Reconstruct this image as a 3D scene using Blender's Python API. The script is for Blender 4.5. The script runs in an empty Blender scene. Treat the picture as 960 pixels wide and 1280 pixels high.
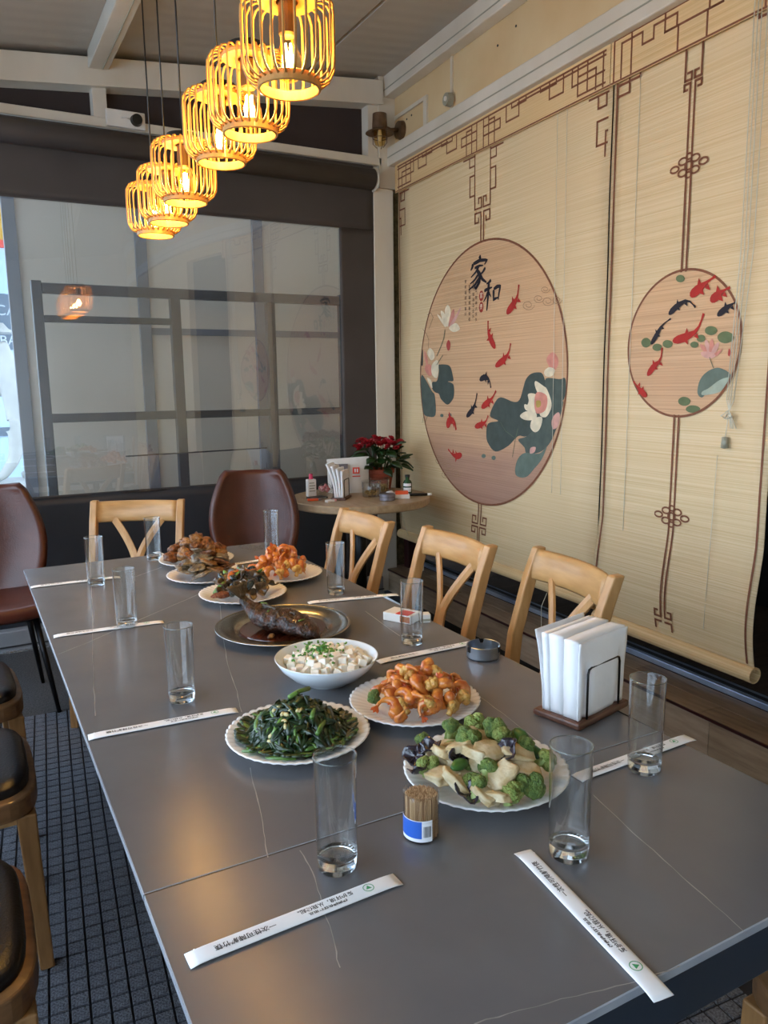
import bpy, bmesh, math, random
from math import sin, cos, pi, radians, atan2, sqrt
from mathutils import Vector, Matrix, noise

scene = bpy.context.scene
COL = scene.collection
rnd = random.Random(7)

# ------------------------------------------------------------------ camera
cam_d = bpy.data.cameras.new('camera')
cam = bpy.data.objects.new('camera', cam_d)
COL.objects.link(cam)
cam_d.sensor_fit = 'VERTICAL'
cam_d.sensor_height = 36.0
cam_d.sensor_width = 27.0
cam_d.lens = 961.72 / 1280 * 36.0
cam_d.clip_start = 0.02
PITCH, YAW, ROLL = radians(9.45574), radians(28.60491), radians(-0.73335)
_f = Vector((sin(YAW) * cos(PITCH), cos(YAW) * cos(PITCH), -sin(PITCH)))
_r = Vector((cos(YAW), -sin(YAW), 0))
_u = _r.cross(_f)
_r2 = _r * cos(ROLL) + _u * sin(ROLL)
_u2 = -_r * sin(ROLL) + _u * cos(ROLL)
cam.matrix_world = Matrix(((_r2.x, _u2.x, -_f.x, 0), (_r2.y, _u2.y, -_f.y, 0), (_r2.z, _u2.z, -_f.z, 1.37), (0, 0, 0, 1)))
scene.camera = cam

# ------------------------------------------------------------------ world, exposure
world = bpy.data.worlds.new('sky')
scene.world = world
world.use_nodes = True
wn = world.node_tree.nodes
wn['Background'].inputs[0].default_value = (0.65, 0.81, 1.0, 1)
wn['Background'].inputs[1].default_value = 2.0
scene.view_settings.view_transform = 'Standard'
scene.view_settings.look = 'None'
scene.view_settings.gamma = 1.0
scene.view_settings.use_curve_mapping = False
scene.view_settings.exposure = 1.76
LAMP_W = 2.1

# ------------------------------------------------------------------ materials
def lin(c):
    if isinstance(c, str):
        c = tuple(int(c[i:i + 2], 16) for i in (0, 2, 4))
    return tuple(((v / 255) / 12.92 if v / 255 <= 0.04045 else ((v / 255 + 0.055) / 1.055) ** 2.4) for v in c)

MATS = {}
def mat(name, col, rough=0.5, metal=0.0, col2=None, scale=12.0, stretch=(1, 1, 1), bump=0.0, bscale=None, spec=0.5,
        coat=0.0, detail=4.0, contrast=(0.35, 0.65), trans=0.0, sub=0.0, rough2=None):
    m = bpy.data.materials.new(name)
    m.use_nodes = True
    nt = m.node_tree
    b = nt.nodes['Principled BSDF']
    c = lin(col)
    b.inputs['Base Color'].default_value = (*c, 1)
    b.inputs['Roughness'].default_value = rough
    b.inputs['Metallic'].default_value = metal
    b.inputs['Specular IOR Level'].default_value = spec
    b.inputs['Coat Weight'].default_value = coat
    b.inputs['Coat Roughness'].default_value = 0.08
    b.inputs['Transmission Weight'].default_value = trans
    if sub:
        b.inputs['Subsurface Weight'].default_value = sub
        b.inputs['Subsurface Radius'].default_value = (0.01, 0.006, 0.004)
        b.inputs['Subsurface Scale'].default_value = 0.5
    if col2 is not None or bump:
        tc = nt.nodes.new('ShaderNodeTexCoord')
        mp = nt.nodes.new('ShaderNodeMapping')
        mp.inputs['Scale'].default_value = stretch
        nt.links.new(tc.outputs['Object'], mp.inputs['Vector'])
        nz = nt.nodes.new('ShaderNodeTexNoise')
        nz.inputs['Scale'].default_value = scale
        nz.inputs['Detail'].default_value = detail
        nt.links.new(mp.outputs['Vector'], nz.inputs['Vector'])
        if col2 is not None:
            cr = nt.nodes.new('ShaderNodeValToRGB')
            cr.color_ramp.elements[0].position = contrast[0]
            cr.color_ramp.elements[1].position = contrast[1]
            cr.color_ramp.elements[0].color = (*c, 1)
            cr.color_ramp.elements[1].color = (*lin(col2), 1)
            nt.links.new(nz.outputs['Fac'], cr.inputs['Fac'])
            nt.links.new(cr.outputs['Color'], b.inputs['Base Color'])
        if rough2 is not None:
            mr = nt.nodes.new('ShaderNodeMapRange')
            mr.inputs['From Min'].default_value = 0.35
            mr.inputs['From Max'].default_value = 0.65
            mr.inputs['To Min'].default_value = rough
            mr.inputs['To Max'].default_value = rough2
            nt.links.new(nz.outputs['Fac'], mr.inputs['Value'])
            nt.links.new(mr.outputs['Result'], b.inputs['Roughness'])
        if bump:
            n2 = nz
            if bscale:
                n2 = nt.nodes.new('ShaderNodeTexNoise')
                n2.inputs['Scale'].default_value = bscale
                n2.inputs['Detail'].default_value = 3
                nt.links.new(mp.outputs['Vector'], n2.inputs['Vector'])
            bp = nt.nodes.new('ShaderNodeBump')
            bp.inputs['Strength'].default_value = bump
            bp.inputs['Distance'].default_value = 0.01
            nt.links.new(n2.outputs['Fac'], bp.inputs['Height'])
            nt.links.new(bp.outputs['Normal'], b.inputs['Normal'])
    MATS[name] = m
    return m

def glass_mat(name, tint=(1, 1, 1), rough=0.0, ior=1.45, haze=0.0, hazecol=(0.8, 0.8, 0.8), gain=1.0, bump=0.0, bscale=3.0, power=4.0):
    """thin clear sheet: see-through plus fresnel reflection, optional milky haze"""
    m = bpy.data.materials.new(name)
    m.use_nodes = True
    nt = m.node_tree
    for n in list(nt.nodes):
        nt.nodes.remove(n)
    out = nt.nodes.new('ShaderNodeOutputMaterial')
    tr = nt.nodes.new('ShaderNodeBsdfTransparent')
    tr.inputs['Color'].default_value = (*tint, 1)
    gl = nt.nodes.new('ShaderNodeBsdfGlossy')
    gl.inputs['Roughness'].default_value = rough
    lw = nt.nodes.new('ShaderNodeLayerWeight')
    lw.inputs['Blend'].default_value = 0.5
    pw = nt.nodes.new('ShaderNodeMath')
    pw.operation = 'POWER'
    pw.inputs[1].default_value = power
    nt.links.new(lw.outputs['Facing'], pw.inputs[0])
    fr = nt.nodes.new('ShaderNodeMath')
    fr.operation = 'MULTIPLY_ADD'
    f0 = ((ior - 1) / (ior + 1)) ** 2
    fr.inputs[1].default_value = 1 - f0
    fr.inputs[2].default_value = f0
    fr.use_clamp = True
    nt.links.new(pw.outputs[0], fr.inputs[0])
    mx = nt.nodes.new('ShaderNodeMixShader')
    body = tr
    if haze:
        tl = nt.nodes.new('ShaderNodeBsdfTranslucent')
        tl.inputs['Color'].default_value = (*hazecol, 1)
        df = nt.nodes.new('ShaderNodeBsdfDiffuse')
        df.inputs['Color'].default_value = (*hazecol, 1)
        h1 = nt.nodes.new('ShaderNodeMixShader')
        h1.inputs['Fac'].default_value = 0.5
        nt.links.new(tl.outputs[0], h1.inputs[1])
        nt.links.new(df.outputs[0], h1.inputs[2])
        h2 = nt.nodes.new('ShaderNodeMixShader')
        h2.inputs['Fac'].default_value = haze
        nt.links.new(tr.outputs[0], h2.inputs[1])
        nt.links.new(h1.outputs[0], h2.inputs[2])
        body = h2
    if bump:
        tc = nt.nodes.new('ShaderNodeTexCoord')
        nz = nt.nodes.new('ShaderNodeTexNoise')
        nz.inputs['Scale'].default_value = bscale
        nt.links.new(tc.outputs['Object'], nz.inputs['Vector'])
        bp = nt.nodes.new('ShaderNodeBump')
        bp.inputs['Strength'].default_value = bump
        bp.inputs['Distance'].default_value = 0.01
        nt.links.new(nz.outputs['Fac'], bp.inputs['Height'])
        nt.links.new(bp.outputs['Normal'], gl.inputs['Normal'])
    if gain != 1.0:
        mm = nt.nodes.new('ShaderNodeMath')
        mm.operation = 'MULTIPLY'
        mm.inputs[1].default_value = gain
        mm.use_clamp = True
        nt.links.new(fr.outputs[0], mm.inputs[0])
        nt.links.new(mm.outputs[0], mx.inputs['Fac'])
    else:
        nt.links.new(fr.outputs[0], mx.inputs['Fac'])
    nt.links.new(body.outputs[0], mx.inputs[1])
    nt.links.new(gl.outputs[0], mx.inputs[2])
    nt.links.new(mx.outputs[0], out.inputs['Surface'])
    MATS[name] = m
    return m

def emit_mat(name, col, strength):
    m = bpy.data.materials.new(name)
    m.use_nodes = True
    b = m.node_tree.nodes['Principled BSDF']
    b.inputs['Base Color'].default_value = (*col, 1)
    b.inputs['Emission Color'].default_value = (*col, 1)
    b.inputs['Emission Strength'].default_value = strength
    MATS[name] = m
    return m

mat('white_trim', 'dcd4c5', 0.45, col2='cdc4b3', scale=3, stretch=(1, 1, .3))
mat('cream_panel', 'dcc59a', 0.6, col2='cfb183', scale=2.5, contrast=(.3, .7))
mat('pale_metal', 'a9b5c6', 0.35, metal=0.5, col2='7d8aa0', scale=5)
mat('maroon', '3a1414', 0.45, col2='2c0f10', scale=5)
mat('dark_fabric', '4a4442', 0.6, col2='3e3836', scale=1.6, bump=0.15, bscale=2.2)
mat('dark_lower', '35383f', 0.45, col2='2d3036', scale=2)
mat('transom', '352a29', 0.7, col2='2e2424', scale=2)
mat('dark_frame', '2a2b2f', 0.5, col2='232428', scale=6)
mat('outer_frame', '6f7278', 0.55)
mat('pale_sheet', 'd6ccba', 0.85, col2='cabfaa', scale=1.0, bump=0.2, bscale=1.5)
mat('ledge_grey', '8f9093', 0.5, col2='828387', scale=6)
mat('ledge_shine', 'd8dbe0', 0.25, metal=0.8)
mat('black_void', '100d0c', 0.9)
mat('outside_ground', 'b8bcc0', 0.9, col2='a9adb2', scale=1.0)
mat('carpet_pad', '6e727c', 0.95, col2='3c3f47', scale=190, detail=2, bump=0.5, contrast=(.3, .7))
mat('carpet_groove', '1b1d24', 0.95)
mat('carpet_far', '4a4848', 0.95, col2='302f31', scale=120, detail=2, bump=0.4)
mat('stone_paper', '8d8260', 0.9, col2='6c634a', scale=40, stretch=(1, .3, 1), bump=0.4)
mat('plastic_white', 'e6e3dc', 0.35)
mat('plastic_black', '141414', 0.35)
mat('plastic_grey', '9b9a88', 0.4)

def ceiling_mat():
    m = mat('ceiling_panel', 'b3ab9f', 0.55)
    nt = m.node_tree
    tc = nt.nodes.new('ShaderNodeTexCoord')
    wv = nt.nodes.new('ShaderNodeTexWave')
    wv.wave_type = 'BANDS'
    wv.bands_direction = 'Y'
    wv.inputs['Scale'].default_value = 3.2
    wv.inputs['Distortion'].default_value = 0.15
    nt.links.new(tc.outputs['Object'], wv.inputs['Vector'])
    bp = nt.nodes.new('ShaderNodeBump')
    bp.inputs['Strength'].default_value = 0.2
    bp.inputs['Distance'].default_value = 0.01
    nt.links.new(wv.outputs['Fac'], bp.inputs['Height'])
    nt.links.new(bp.outputs['Normal'], nt.nodes['Principled BSDF'].inputs['Normal'])
ceiling_mat()

def wood_mat(name, a, b_, rough=0.45, stretch=(1, 1, 1), scale=9, coat=0.15, bump=0.08):
    return mat(name, a, rough, col2=b_, scale=scale, stretch=stretch, detail=8, contrast=(.3, .72), coat=coat, bump=bump)

wood_mat('chair_wood', 'cd9f68', 'b0834d', stretch=(6, 6, 1.2), scale=7)
wood_mat('chair_wood_side', 'cfa26a', 'b2864f', stretch=(7, 1.0, 7), scale=6)
wood_mat('leg_wood_shaded', 'a87d4d', '866038', stretch=(6, 6, 1.0), scale=8)  # chair wood darkened for the front legs, their shade mixed into the colour
wood_mat('table_oak', 'b39a78', '9a7f5d', stretch=(8, 1.2, 8), scale=5, coat=0.1)
wood_mat('holder_wood', '6b4330', '4b2c20', stretch=(2, 12, 8), scale=9, coat=0.2)
wood_mat('cage_wood', 'c9964e', 'b37f3a', stretch=(4, 4, 1), scale=14, rough=0.55)
PLANK = [wood_mat('plank_a', 'a08a70', '7f6a54', stretch=(9, 1, 9), scale=6, rough=.55), wood_mat('plank_b', '927b62', '705b47', stretch=(9, 1, 9), scale=6, rough=.55),
         wood_mat('plank_c', 'ab9780', '8a7560', stretch=(9, 1, 9), scale=6, rough=.55)]
wood_mat('deck_plank', '5a4636', '44352a', stretch=(1, 9, 9), scale=6, rough=.6)

mat('brown_leather', '5c2e20', 0.36, col2='4a2316', scale=6, bump=0.12, bscale=160)
mat('black_leather', '17171c', 0.33, col2='101014', scale=6, bump=0.1, bscale=160)
mat('black_metal', '121317', 0.4, metal=0.4)
mat('wire_black', '0d0d0f', 0.35)
mat('apron_navy', '2a3442', 0.45, col2='252e3a', scale=5)
mat('slab_edge', 'a4aab2', 0.3, col2='969ca6', scale=14)
mat('vein', '96928f', 0.3, col2='787472', scale=30)
mat('porcelain', 'efefee', 0.16, col2='e7e8e8', scale=6, coat=0.4)
mat('bowl_glaze', 'dfe8ee', 0.18, coat=0.4)
mat('steel', 'b9b6b0', 0.22, metal=1.0, col2='a6a29a', scale=3)
mat('ash_steel', 'a4abb4', 0.34, metal=1.0)
mat('paper', 'f2f3f5', 0.75, col2='e9ebee', scale=5, bump=0.1, bscale=25)
mat('napkin_paper', 'f3f4f6', 0.85, col2='eaecf0', scale=7, bump=0.15, bscale=30)
mat('print_ink', '2c2a2c', 0.7)
mat('print_green', '3f9b62', 0.7)
mat('print_blue', '2b62c4', 0.5)
mat('print_red', 'd23a28', 0.6)
mat('toothpick', 'dbb88a', 0.7, col2='9c7248', scale=420, stretch=(1, 1, .015), contrast=(.4, .6))
mat('toothpick_tip_unused', 'a87850', 0.8, col2='8e623d', scale=160, bump=0.5)
mat('brown_print', '76452c', 0.7, col2='865236', scale=60)
mat('ink_print', '1d1720', 0.7)
mat('red_print', 'b3251d', 0.7, col2='c43a2a', scale=30)
mat('seal_print', 'a53a2c', 0.7)
mat('cord', 'd8d2bd', 0.8)
ART_COL = dict(leaf='454f49', leaf2='525d55', leaf3='67766a', leaf4='69764f', leafline='5d6a52', petal='ecdcbc', pink='d98f7c', palepink='dda89a',
               heart='b59a4a', red2='b84a40', red='b8281e', ink='201a22', cloud='a88462', palegreen='a9b5a2')
for k, v in ART_COL.items():
    mat('art_' + k, v, 0.75, col2=None if k in ('ink', 'cloud') else tuple(int(x * 0.9) for x in (int(v[0:2], 16), int(v[2:4], 16), int(v[4:6], 16))), scale=22)

def reed_mat(name, a, b_, pink=None):
    """fine horizontal reeds: thin dark and light streaks along the blind"""
    m = bpy.data.materials.new(name)
    m.use_nodes = True
    nt = m.node_tree
    bs = nt.nodes['Principled BSDF']
    bs.inputs['Roughness'].default_value = 0.6
    tc = nt.nodes.new('ShaderNodeTexCoord')
    mp = nt.nodes.new('ShaderNodeMapping')
    mp.inputs['Scale'].default_value = (1, 0.7, 220)
    nt.links.new(tc.outputs['Object'], mp.inputs['Vector'])
    nz = nt.nodes.new('ShaderNodeTexNoise')
    nz.inputs['Scale'].default_value = 1.0
    nz.inputs['Detail'].default_value = 3
    nt.links.new(mp.outputs['Vector'], nz.inputs['Vector'])
    cr = nt.nodes.new('ShaderNodeValToRGB')
    cr.color_ramp.elements[0].position = 0.28
    cr.color_ramp.elements[1].position = 0.66
    cr.color_ramp.elements[0].color = (*lin(b_), 1)
    cr.color_ramp.elements[1].color = (*lin(a), 1)
    nt.links.new(nz.outputs['Fac'], cr.inputs['Fac'])
    col = cr.outputs['Color']
    if pink:
        sp = nt.nodes.new('ShaderNodeSeparateXYZ')
        nt.links.new(tc.outputs['Object'], sp.inputs[0])
        n3 = nt.nodes.new('ShaderNodeTexNoise')
        n3.inputs['Scale'].default_value = 2.2
        n3.inputs['Detail'].default_value = 5
        mp3 = nt.nodes.new('ShaderNodeMapping')
        mp3.inputs['Scale'].default_value = (1, 1, 4.0)
        nt.links.new(tc.outputs['Object'], mp3.inputs['Vector'])
        nt.links.new(mp3.outputs['Vector'], n3.inputs['Vector'])
        ma = nt.nodes.new('ShaderNodeMath')
        ma.operation = 'MULTIPLY_ADD'
        ma.inputs[1].default_value = 0.35
        nt.links.new(n3.outputs['Fac'], ma.inputs[0])
        nt.links.new(sp.outputs['Z'], ma.inputs[2])
        cp = nt.nodes.new('ShaderNodeValToRGB')
        els = cp.color_ramp.elements
        els[0].position = pink[0][0]
        els[0].color = (*lin(pink[0][1]), 1)
        els[1].position = pink[1][0]
        els[1].color = (*lin(pink[1][1]), 1)
        for p_, c_ in pink[2:]:
            e = els.new(p_)
            e.color = (*lin(c_), 1)
        dv = nt.nodes.new('ShaderNodeMath')
        dv.operation = 'DIVIDE'
        dv.inputs[1].default_value = 3.0
        nt.links.new(ma.outputs[0], dv.inputs[0])
        nt.links.new(dv.outputs[0], cp.inputs['Fac'])
        mx = nt.nodes.new('ShaderNodeMix')
        mx.data_type = 'RGBA'
        mx.blend_type = 'MULTIPLY'
        mx.inputs['Factor'].default_value = 1.0
        nt.links.new(cr.outputs['Color'], mx.inputs['A'])
        nt.links.new(cp.outputs['Color'], mx.inputs['B'])
        col = mx.outputs['Result']
    nt.links.new(col, bs.inputs['Base Color'])
    bp = nt.nodes.new('ShaderNodeBump')
    bp.inputs['Strength'].default_value = 0.35
    bp.inputs['Distance'].default_value = 0.004
    nt.links.new(nz.outputs['Fac'], bp.inputs['Height'])
    nt.links.new(bp.outputs['Normal'], bs.inputs['Normal'])
    MATS[name] = m
reed_mat('reed', 'e4cca3', 'd2b584')
reed_mat('reed_valance', 'e4c594', 'd2ae78')
reed_mat('reed_circle', 'f4ece4', 'd8cabd', pink=[(0.27, 'b48f7e'), (0.36, 'be9a86'), (0.43, 'dcb793'), (0.62, 'e6c298')])

def slab_mat():
    m = mat('slab', '6b6a6c', 0.24, col2='636265', scale=9.0, contrast=(.25, .75), detail=9, spec=0.5)
    return m
slab_mat()
mat('tofu', 'f0ebdf', 0.5, col2='e4ddcb', scale=40, sub=0.2)
mat('scallion', '5f9a3a', 0.5, col2='38702a', scale=60)
mat('broccoli_crown', '46652c', 0.6, col2='84994a', scale=90, bump=0.9, bscale=260, contrast=(.35, .7))
mat('broccoli_light', '6f8638', 0.6, col2='a9b466', scale=90, bump=0.9, bscale=260, contrast=(.35, .7))
mat('broccoli_stem', 'b6c483', 0.45, col2='9bb066', scale=30)
mat('cauli', 'd9b464', 0.45, col2='c28433', scale=45, bump=0.5, bscale=180, coat=.3)
mat('chicken', 'dccfae', 0.5, col2='b89d6c', scale=60, bump=0.4, bscale=60)
mat('fungus', '211b24', 0.25, col2='352c3a', scale=30, coat=0.5)
mat('cucumber', '3d6b2a', 0.4, col2='2b5220', scale=30, coat=.2)
mat('shrimp', 'd98a3a', 0.32, col2='b4541c', scale=70, bump=0.25, bscale=120, coat=0.5)
mat('shrimp_tail', 'b8501c', 0.3, coat=0.4)
mat('greens', '26401e', 0.35, col2='122814', scale=35, coat=0.3)
mat('greens_stem', '6f9440', 0.4, col2='4d7430', scale=30, coat=0.3)
mat('garlic', 'd9cf9c', 0.4, col2='c3b57a', scale=60)
mat('sauce', '3a1608', 0.12, col2='52240e', scale=22, coat=0.6)
mat('fish_skin', '4a2414', 0.30, col2='160a06', scale=70, bump=1.0, bscale=170, coat=0.35, contrast=(.35, .6))
mat('fish_fin', '5c5040', 0.4, col2='241c14', scale=50, bump=0.6)
mat('fried', '94582a', 0.5, col2='40200c', scale=80, bump=0.9, bscale=110, coat=0.25)
mat('fried_light', 'a5743c', 0.5, col2='553416', scale=80, bump=0.9, bscale=110, coat=0.25)
mat('fried_grey', '8c7656', 0.4, col2='42321f', scale=70, bump=0.6, bscale=90, coat=0.3)
mat('mussel', '2b3a3c', 0.2, col2='1a2026', scale=25, coat=0.5)
mat('mushroom', '6a5034', 0.35, col2='35281a', scale=60, coat=0.3)
mat('carrot', 'c06a24', 0.35, col2='a4541c', scale=40, coat=0.4)
mat('mince', '8a4a24', 0.6, col2='6a3418', scale=140, bump=0.9, bscale=200)
mat('petal_red', 'a8101e', 0.5, col2='7c0a16', scale=40)
mat('plant_leaf', '24401c', 0.4, col2='18300f', scale=25)
mat('terracotta', 'a04a2a', 0.7, col2='8a3c22', scale=20)
mat('kraft_white', 'dcdad4', 0.6, col2='cbc8c0', scale=6, bump=0.3, bscale=12)
mat('snack', 'b5924e', 0.6, col2='7a5a2a', scale=120, bump=0.6)
mat('candy', 'c24a52', 0.35, col2='d8a8a0', scale=60)
mat('pink_cap', 'd0305a', 0.4)
mat('bottle_green', '1d4a2a', 0.15, coat=0.5)
mat('orange_plastic', 'e0582a', 0.4)
mat('grey_tin', '8a8790', 0.3, metal=0.6)
mat('statue_white', 'a9aba6', 0.6, col2='9d9f9a', scale=8)
mat('banner_blue', 'a3bfdc', 0.8, col2='b6cee6', scale=.6)
mat('sign_dark', '4d6070', 0.7)
mat('sign_yellow', 'c09018', 0.7)
mat('sign_white', 'b8c4d0', 0.7)
mat('lantern_brown', '7a6048', 0.4, metal=0.4, col2='5e4834', scale=20)
mat('bronze', '6b5a3c', 0.35, metal=0.8)
glass_mat('clear_glass', rough=0.0, ior=1.5, tint=(.972, .985, .99), gain=1.25, power=3.0)
glass_mat('rim_glass', rough=0.0, ior=1.7, tint=(.85, .93, .93), gain=1.3)
glass_mat('bulb_glass', rough=0.0, ior=1.4, tint=(1.0, .86, .55))
glass_mat('jar_plastic', rough=0.03, ior=1.45, tint=(.95, .95, .95))
glass_mat('vinyl', rough=0.01, ior=1.55, tint=(.86, .87, .88), haze=0.08, hazecol=(.62, .63, .64), gain=4.0, bump=0.0, bscale=2.0)
glass_mat('side_vinyl', rough=0.02, ior=1.4, tint=(.95, .96, .97))
m_ = bpy.data.materials.new('solid_glass')
m_.use_nodes = True
b_ = m_.node_tree.nodes['Principled BSDF']
b_.inputs['Base Color'].default_value = (.97, .99, .99, 1)
b_.inputs['Roughness'].default_value = 0.0
b_.inputs['IOR'].default_value = 1.3
b_.inputs['Transmission Weight'].default_value = 1.0
MATS['solid_glass'] = m_
emit_mat('filament', (1.0, 0.72, 0.30), 55.0)

# ------------------------------------------------------------------ mesh helpers
class MB:
    def __init__(self):
        self.v, self.f, self.mi = [], [], []
    def add(self, vs, fs, mi=0):
        o = len(self.v)
        self.v += [tuple(p) for p in vs]
        for f in fs:
            self.f.append(tuple(i + o for i in f))
            self.mi.append(mi)
        return self
    def box(self, x0, x1, y0, y1, z0, z1, M=None, mi=0):
        vs = [Vector(p) for p in ((x0, y0, z0), (x1, y0, z0), (x1, y1, z0), (x0, y1, z0), (x0, y0, z1), (x1, y0, z1), (x1, y1, z1), (x0, y1, z1))]
        if M is not None:
            vs = [M @ p for p in vs]
        return self.add(vs, [(0, 3, 2, 1), (4, 5, 6, 7), (0, 1, 5, 4), (1, 2, 6, 5), (2, 3, 7, 6), (3, 0, 4, 7)], mi)
    def hexa(self, bot, top, mi=0):
        return self.add(list(bot) + list(top), [(3, 2, 1, 0), (4, 5, 6, 7), (0, 1, 5, 4), (1, 2, 6, 5), (2, 3, 7, 6), (3, 0, 4, 7)], mi)
    def tube(self, pts, r, n=8, caps=True, mi=0, flat=None, closed=False, up=None):
        pts = [Vector(p) for p in pts]
        N = len(pts)
        rs = r if isinstance(r, (list, tuple)) else [r] * N
        rings = []
        prev = None
        for i, p in enumerate(pts):
            if closed:
                t = (pts[(i + 1) % N] - pts[i - 1]).normalized()
            else:
                t = (pts[min(i + 1, N - 1)] - pts[max(i - 1, 0)]).normalized()
            if prev is None:
                a = Vector(up) if up is not None else (Vector((0, 0, 1)) if abs(t.z) < 0.9 else Vector((1, 0, 0)))
                nn = (a - t * a.dot(t)).normalized()
            else:
                nn = prev - t * prev.dot(t)
                nn = nn.normalized() if nn.length > 1e-6 else prev
            prev = nn
            bb = t.cross(nn)
            fx, fy = (1, 1) if flat is None else flat
            rings.append([p + (nn * cos(2 * pi * k / n) * fx + bb * sin(2 * pi * k / n) * fy) * rs[i] for k in range(n)])
        vs = [q for rg in rings for q in rg]
        fs = []
        L = N if closed else N - 1
        for i in range(L):
            j = (i + 1) % N
            for k in range(n):
                fs.append((i * n + k, i * n + (k + 1) % n, j * n + (k + 1) % n, j * n + k))
        if caps and not closed:
            fs.append(tuple(reversed(range(n))))
            fs.append(tuple((N - 1) * n + k for k in range(n)))
        return self.add(vs, fs, mi)
    def lathe(self, prof, n=24, c=(0, 0, 0), mi=0, mod=None, sx=1.0, sy=1.0):
        vs, fs = [], []
        idx = []
        for (r, z) in prof:
            if r < 1e-6:
                idx.append([len(vs)] * n)
                vs.append((c[0], c[1], c[2] + z))
            else:
                row = []
                for k in range(n):
                    a = 2 * pi * k / n
                    rr, zz = (r, z) if mod is None else mod(r, z, a)
                    row.append(len(vs))
                    vs.append((c[0] + rr * cos(a) * sx, c[1] + rr * sin(a) * sy, c[2] + zz))
                idx.append(row)
        for i in range(len(prof) - 1):
            for k in range(n):
                a, b, c2, d = idx[i][k], idx[i][(k + 1) % n], idx[i + 1][(k + 1) % n], idx[i + 1][k]
                q = []
                for t in (a, b, c2, d):
                    if t not in q:
                        q.append(t)
                if len(q) > 2:
                    fs.append(tuple(q))
        m0 = len(self.mi)
        self.add(vs, fs, mi if not isinstance(mi, (list, tuple)) else 0)
        if isinstance(mi, (list, tuple)):
            per = []
            for i in range(len(prof) - 1):
                cnt = 0
                for k in range(n):
                    cnt += 1
                per += [mi[i]] * cnt
            if len(per) == len(fs):
                self.mi[m0:] = per
        return self
    def grid(self, fn, nu, nv, mi=0, wrapu=False):
        vs = [fn(i / (nu if wrapu else nu - 1), j / (nv - 1)) for j in range(nv) for i in range(nu)]
        fs = []
        for j in range(nv - 1):
            for i in range(nu if wrapu else nu - 1):
                i2 = (i + 1) % nu
                fs.append((j * nu + i, j * nu + i2, (j + 1) * nu + i2, (j + 1) * nu + i))
        return self.add(vs, fs, mi)
    def mesh(self, name, mats, smooth=False):
        me = bpy.data.meshes.new(name)
        me.from_pydata(self.v, [], self.f)
        mats = mats if isinstance(mats, (list, tuple)) else [mats]
        for m in mats:
            me.materials.append(MATS[m])
        if any(self.mi):
            me.polygons.foreach_set('material_index', self.mi)
        if smooth:
            me.polygons.foreach_set('use_smooth', [True] * len(me.polygons))
        me.update()
        return me
    def build(self, name, mats, parent=None, smooth=False, bevel=0, seg=2, sub=0, solid=0):
        return link(name, self.mesh(name, mats, smooth), parent, bevel, seg, sub, solid)

def fixn(me):
    bm = bmesh.new()
    bm.from_mesh(me)
    bmesh.ops.recalc_face_normals(bm, faces=bm.faces)
    bm.to_mesh(me)
    bm.free()
    return me

def link(name, me, parent=None, bevel=0, seg=2, sub=0, solid=0):
    o = bpy.data.objects.new(name, me)
    COL.objects.link(o)
    if parent is not None:
        o.parent = parent
    if solid:
        md = o.modifiers.new('solid', 'SOLIDIFY')
        md.thickness = solid
        md.offset = 0
    if bevel:
        md = o.modifiers.new('bevel', 'BEVEL')
        md.width = bevel
        md.segments = seg
        md.limit_method = 'ANGLE'
        md.angle_limit = radians(40)
    if sub:
        md = o.modifiers.new('sub', 'SUBSURF')
        md.levels = md.render_levels = sub
    return o

def tag(o, label=None, cat=None, group=None, kind=None):
    if label:
        o['label'] = label
    if cat:
        o['category'] = cat
    if group:
        o['group'] = group
    if kind:
        o['kind'] = kind
    return o

def thing(name, label, cat, loc=(0, 0, 0), rz=0.0, group=None):
    o = bpy.data.objects.new(name, None)
    o.empty_display_size = 0.05
    COL.objects.link(o)
    o.location = loc
    o.rotation_euler = (0, 0, rz)
    return tag(o, label, cat, group)

def struct(o):
    o['kind'] = 'structure'
    return o

def copy_tree(o, parent=None):
    c = o.copy()
    COL.objects.link(c)
    c.parent = parent
    for ch in list(o.children):
        copy_tree(ch, c)
    return c

def text_mesh(body, size, material, align='CENTER', spacing=1.0, shear=0.0, bold=0.0):
    cu = bpy.data.curves.new('lettering', 'FONT')
    cu.body = body
    cu.size = size
    cu.align_x = align
    cu.align_y = 'CENTER'
    cu.space_character = spacing
    cu.shear = shear
    cu.offset = bold
    cu.resolution_u = 3
    cu.fill_mode = 'FRONT'
    ob = bpy.data.objects.new('lettering', cu)
    COL.objects.link(ob)
    dg = bpy.context.evaluated_depsgraph_get()
    dg.update()
    me = bpy.data.meshes.new_from_object(ob.evaluated_get(dg))
    bpy.data.objects.remove(ob)
    me.materials.clear()
    me.materials.append(MATS[material])
    return me

# right-hand wall runs at a slight angle to the table: local (x=-distance into room, y=along, z)
KW = 0.045
AW = -math.atan(KW)
BX = 2.45 - 3 * KW
def onwall(o):
    o.location = (BX, 0, 0)
    o.rotation_euler = (0, 0, AW)
    return o
WM = Matrix.Translation((BX, 0, 0)) @ Matrix.Rotation(AW, 4, 'Z')
def wpt(s, d, z):
    return WM @ Vector((-d, s, z))
def ceil_z(x):
    return 3.20 + 0.097 * (x - 2.45)
YW = 4.42

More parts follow.
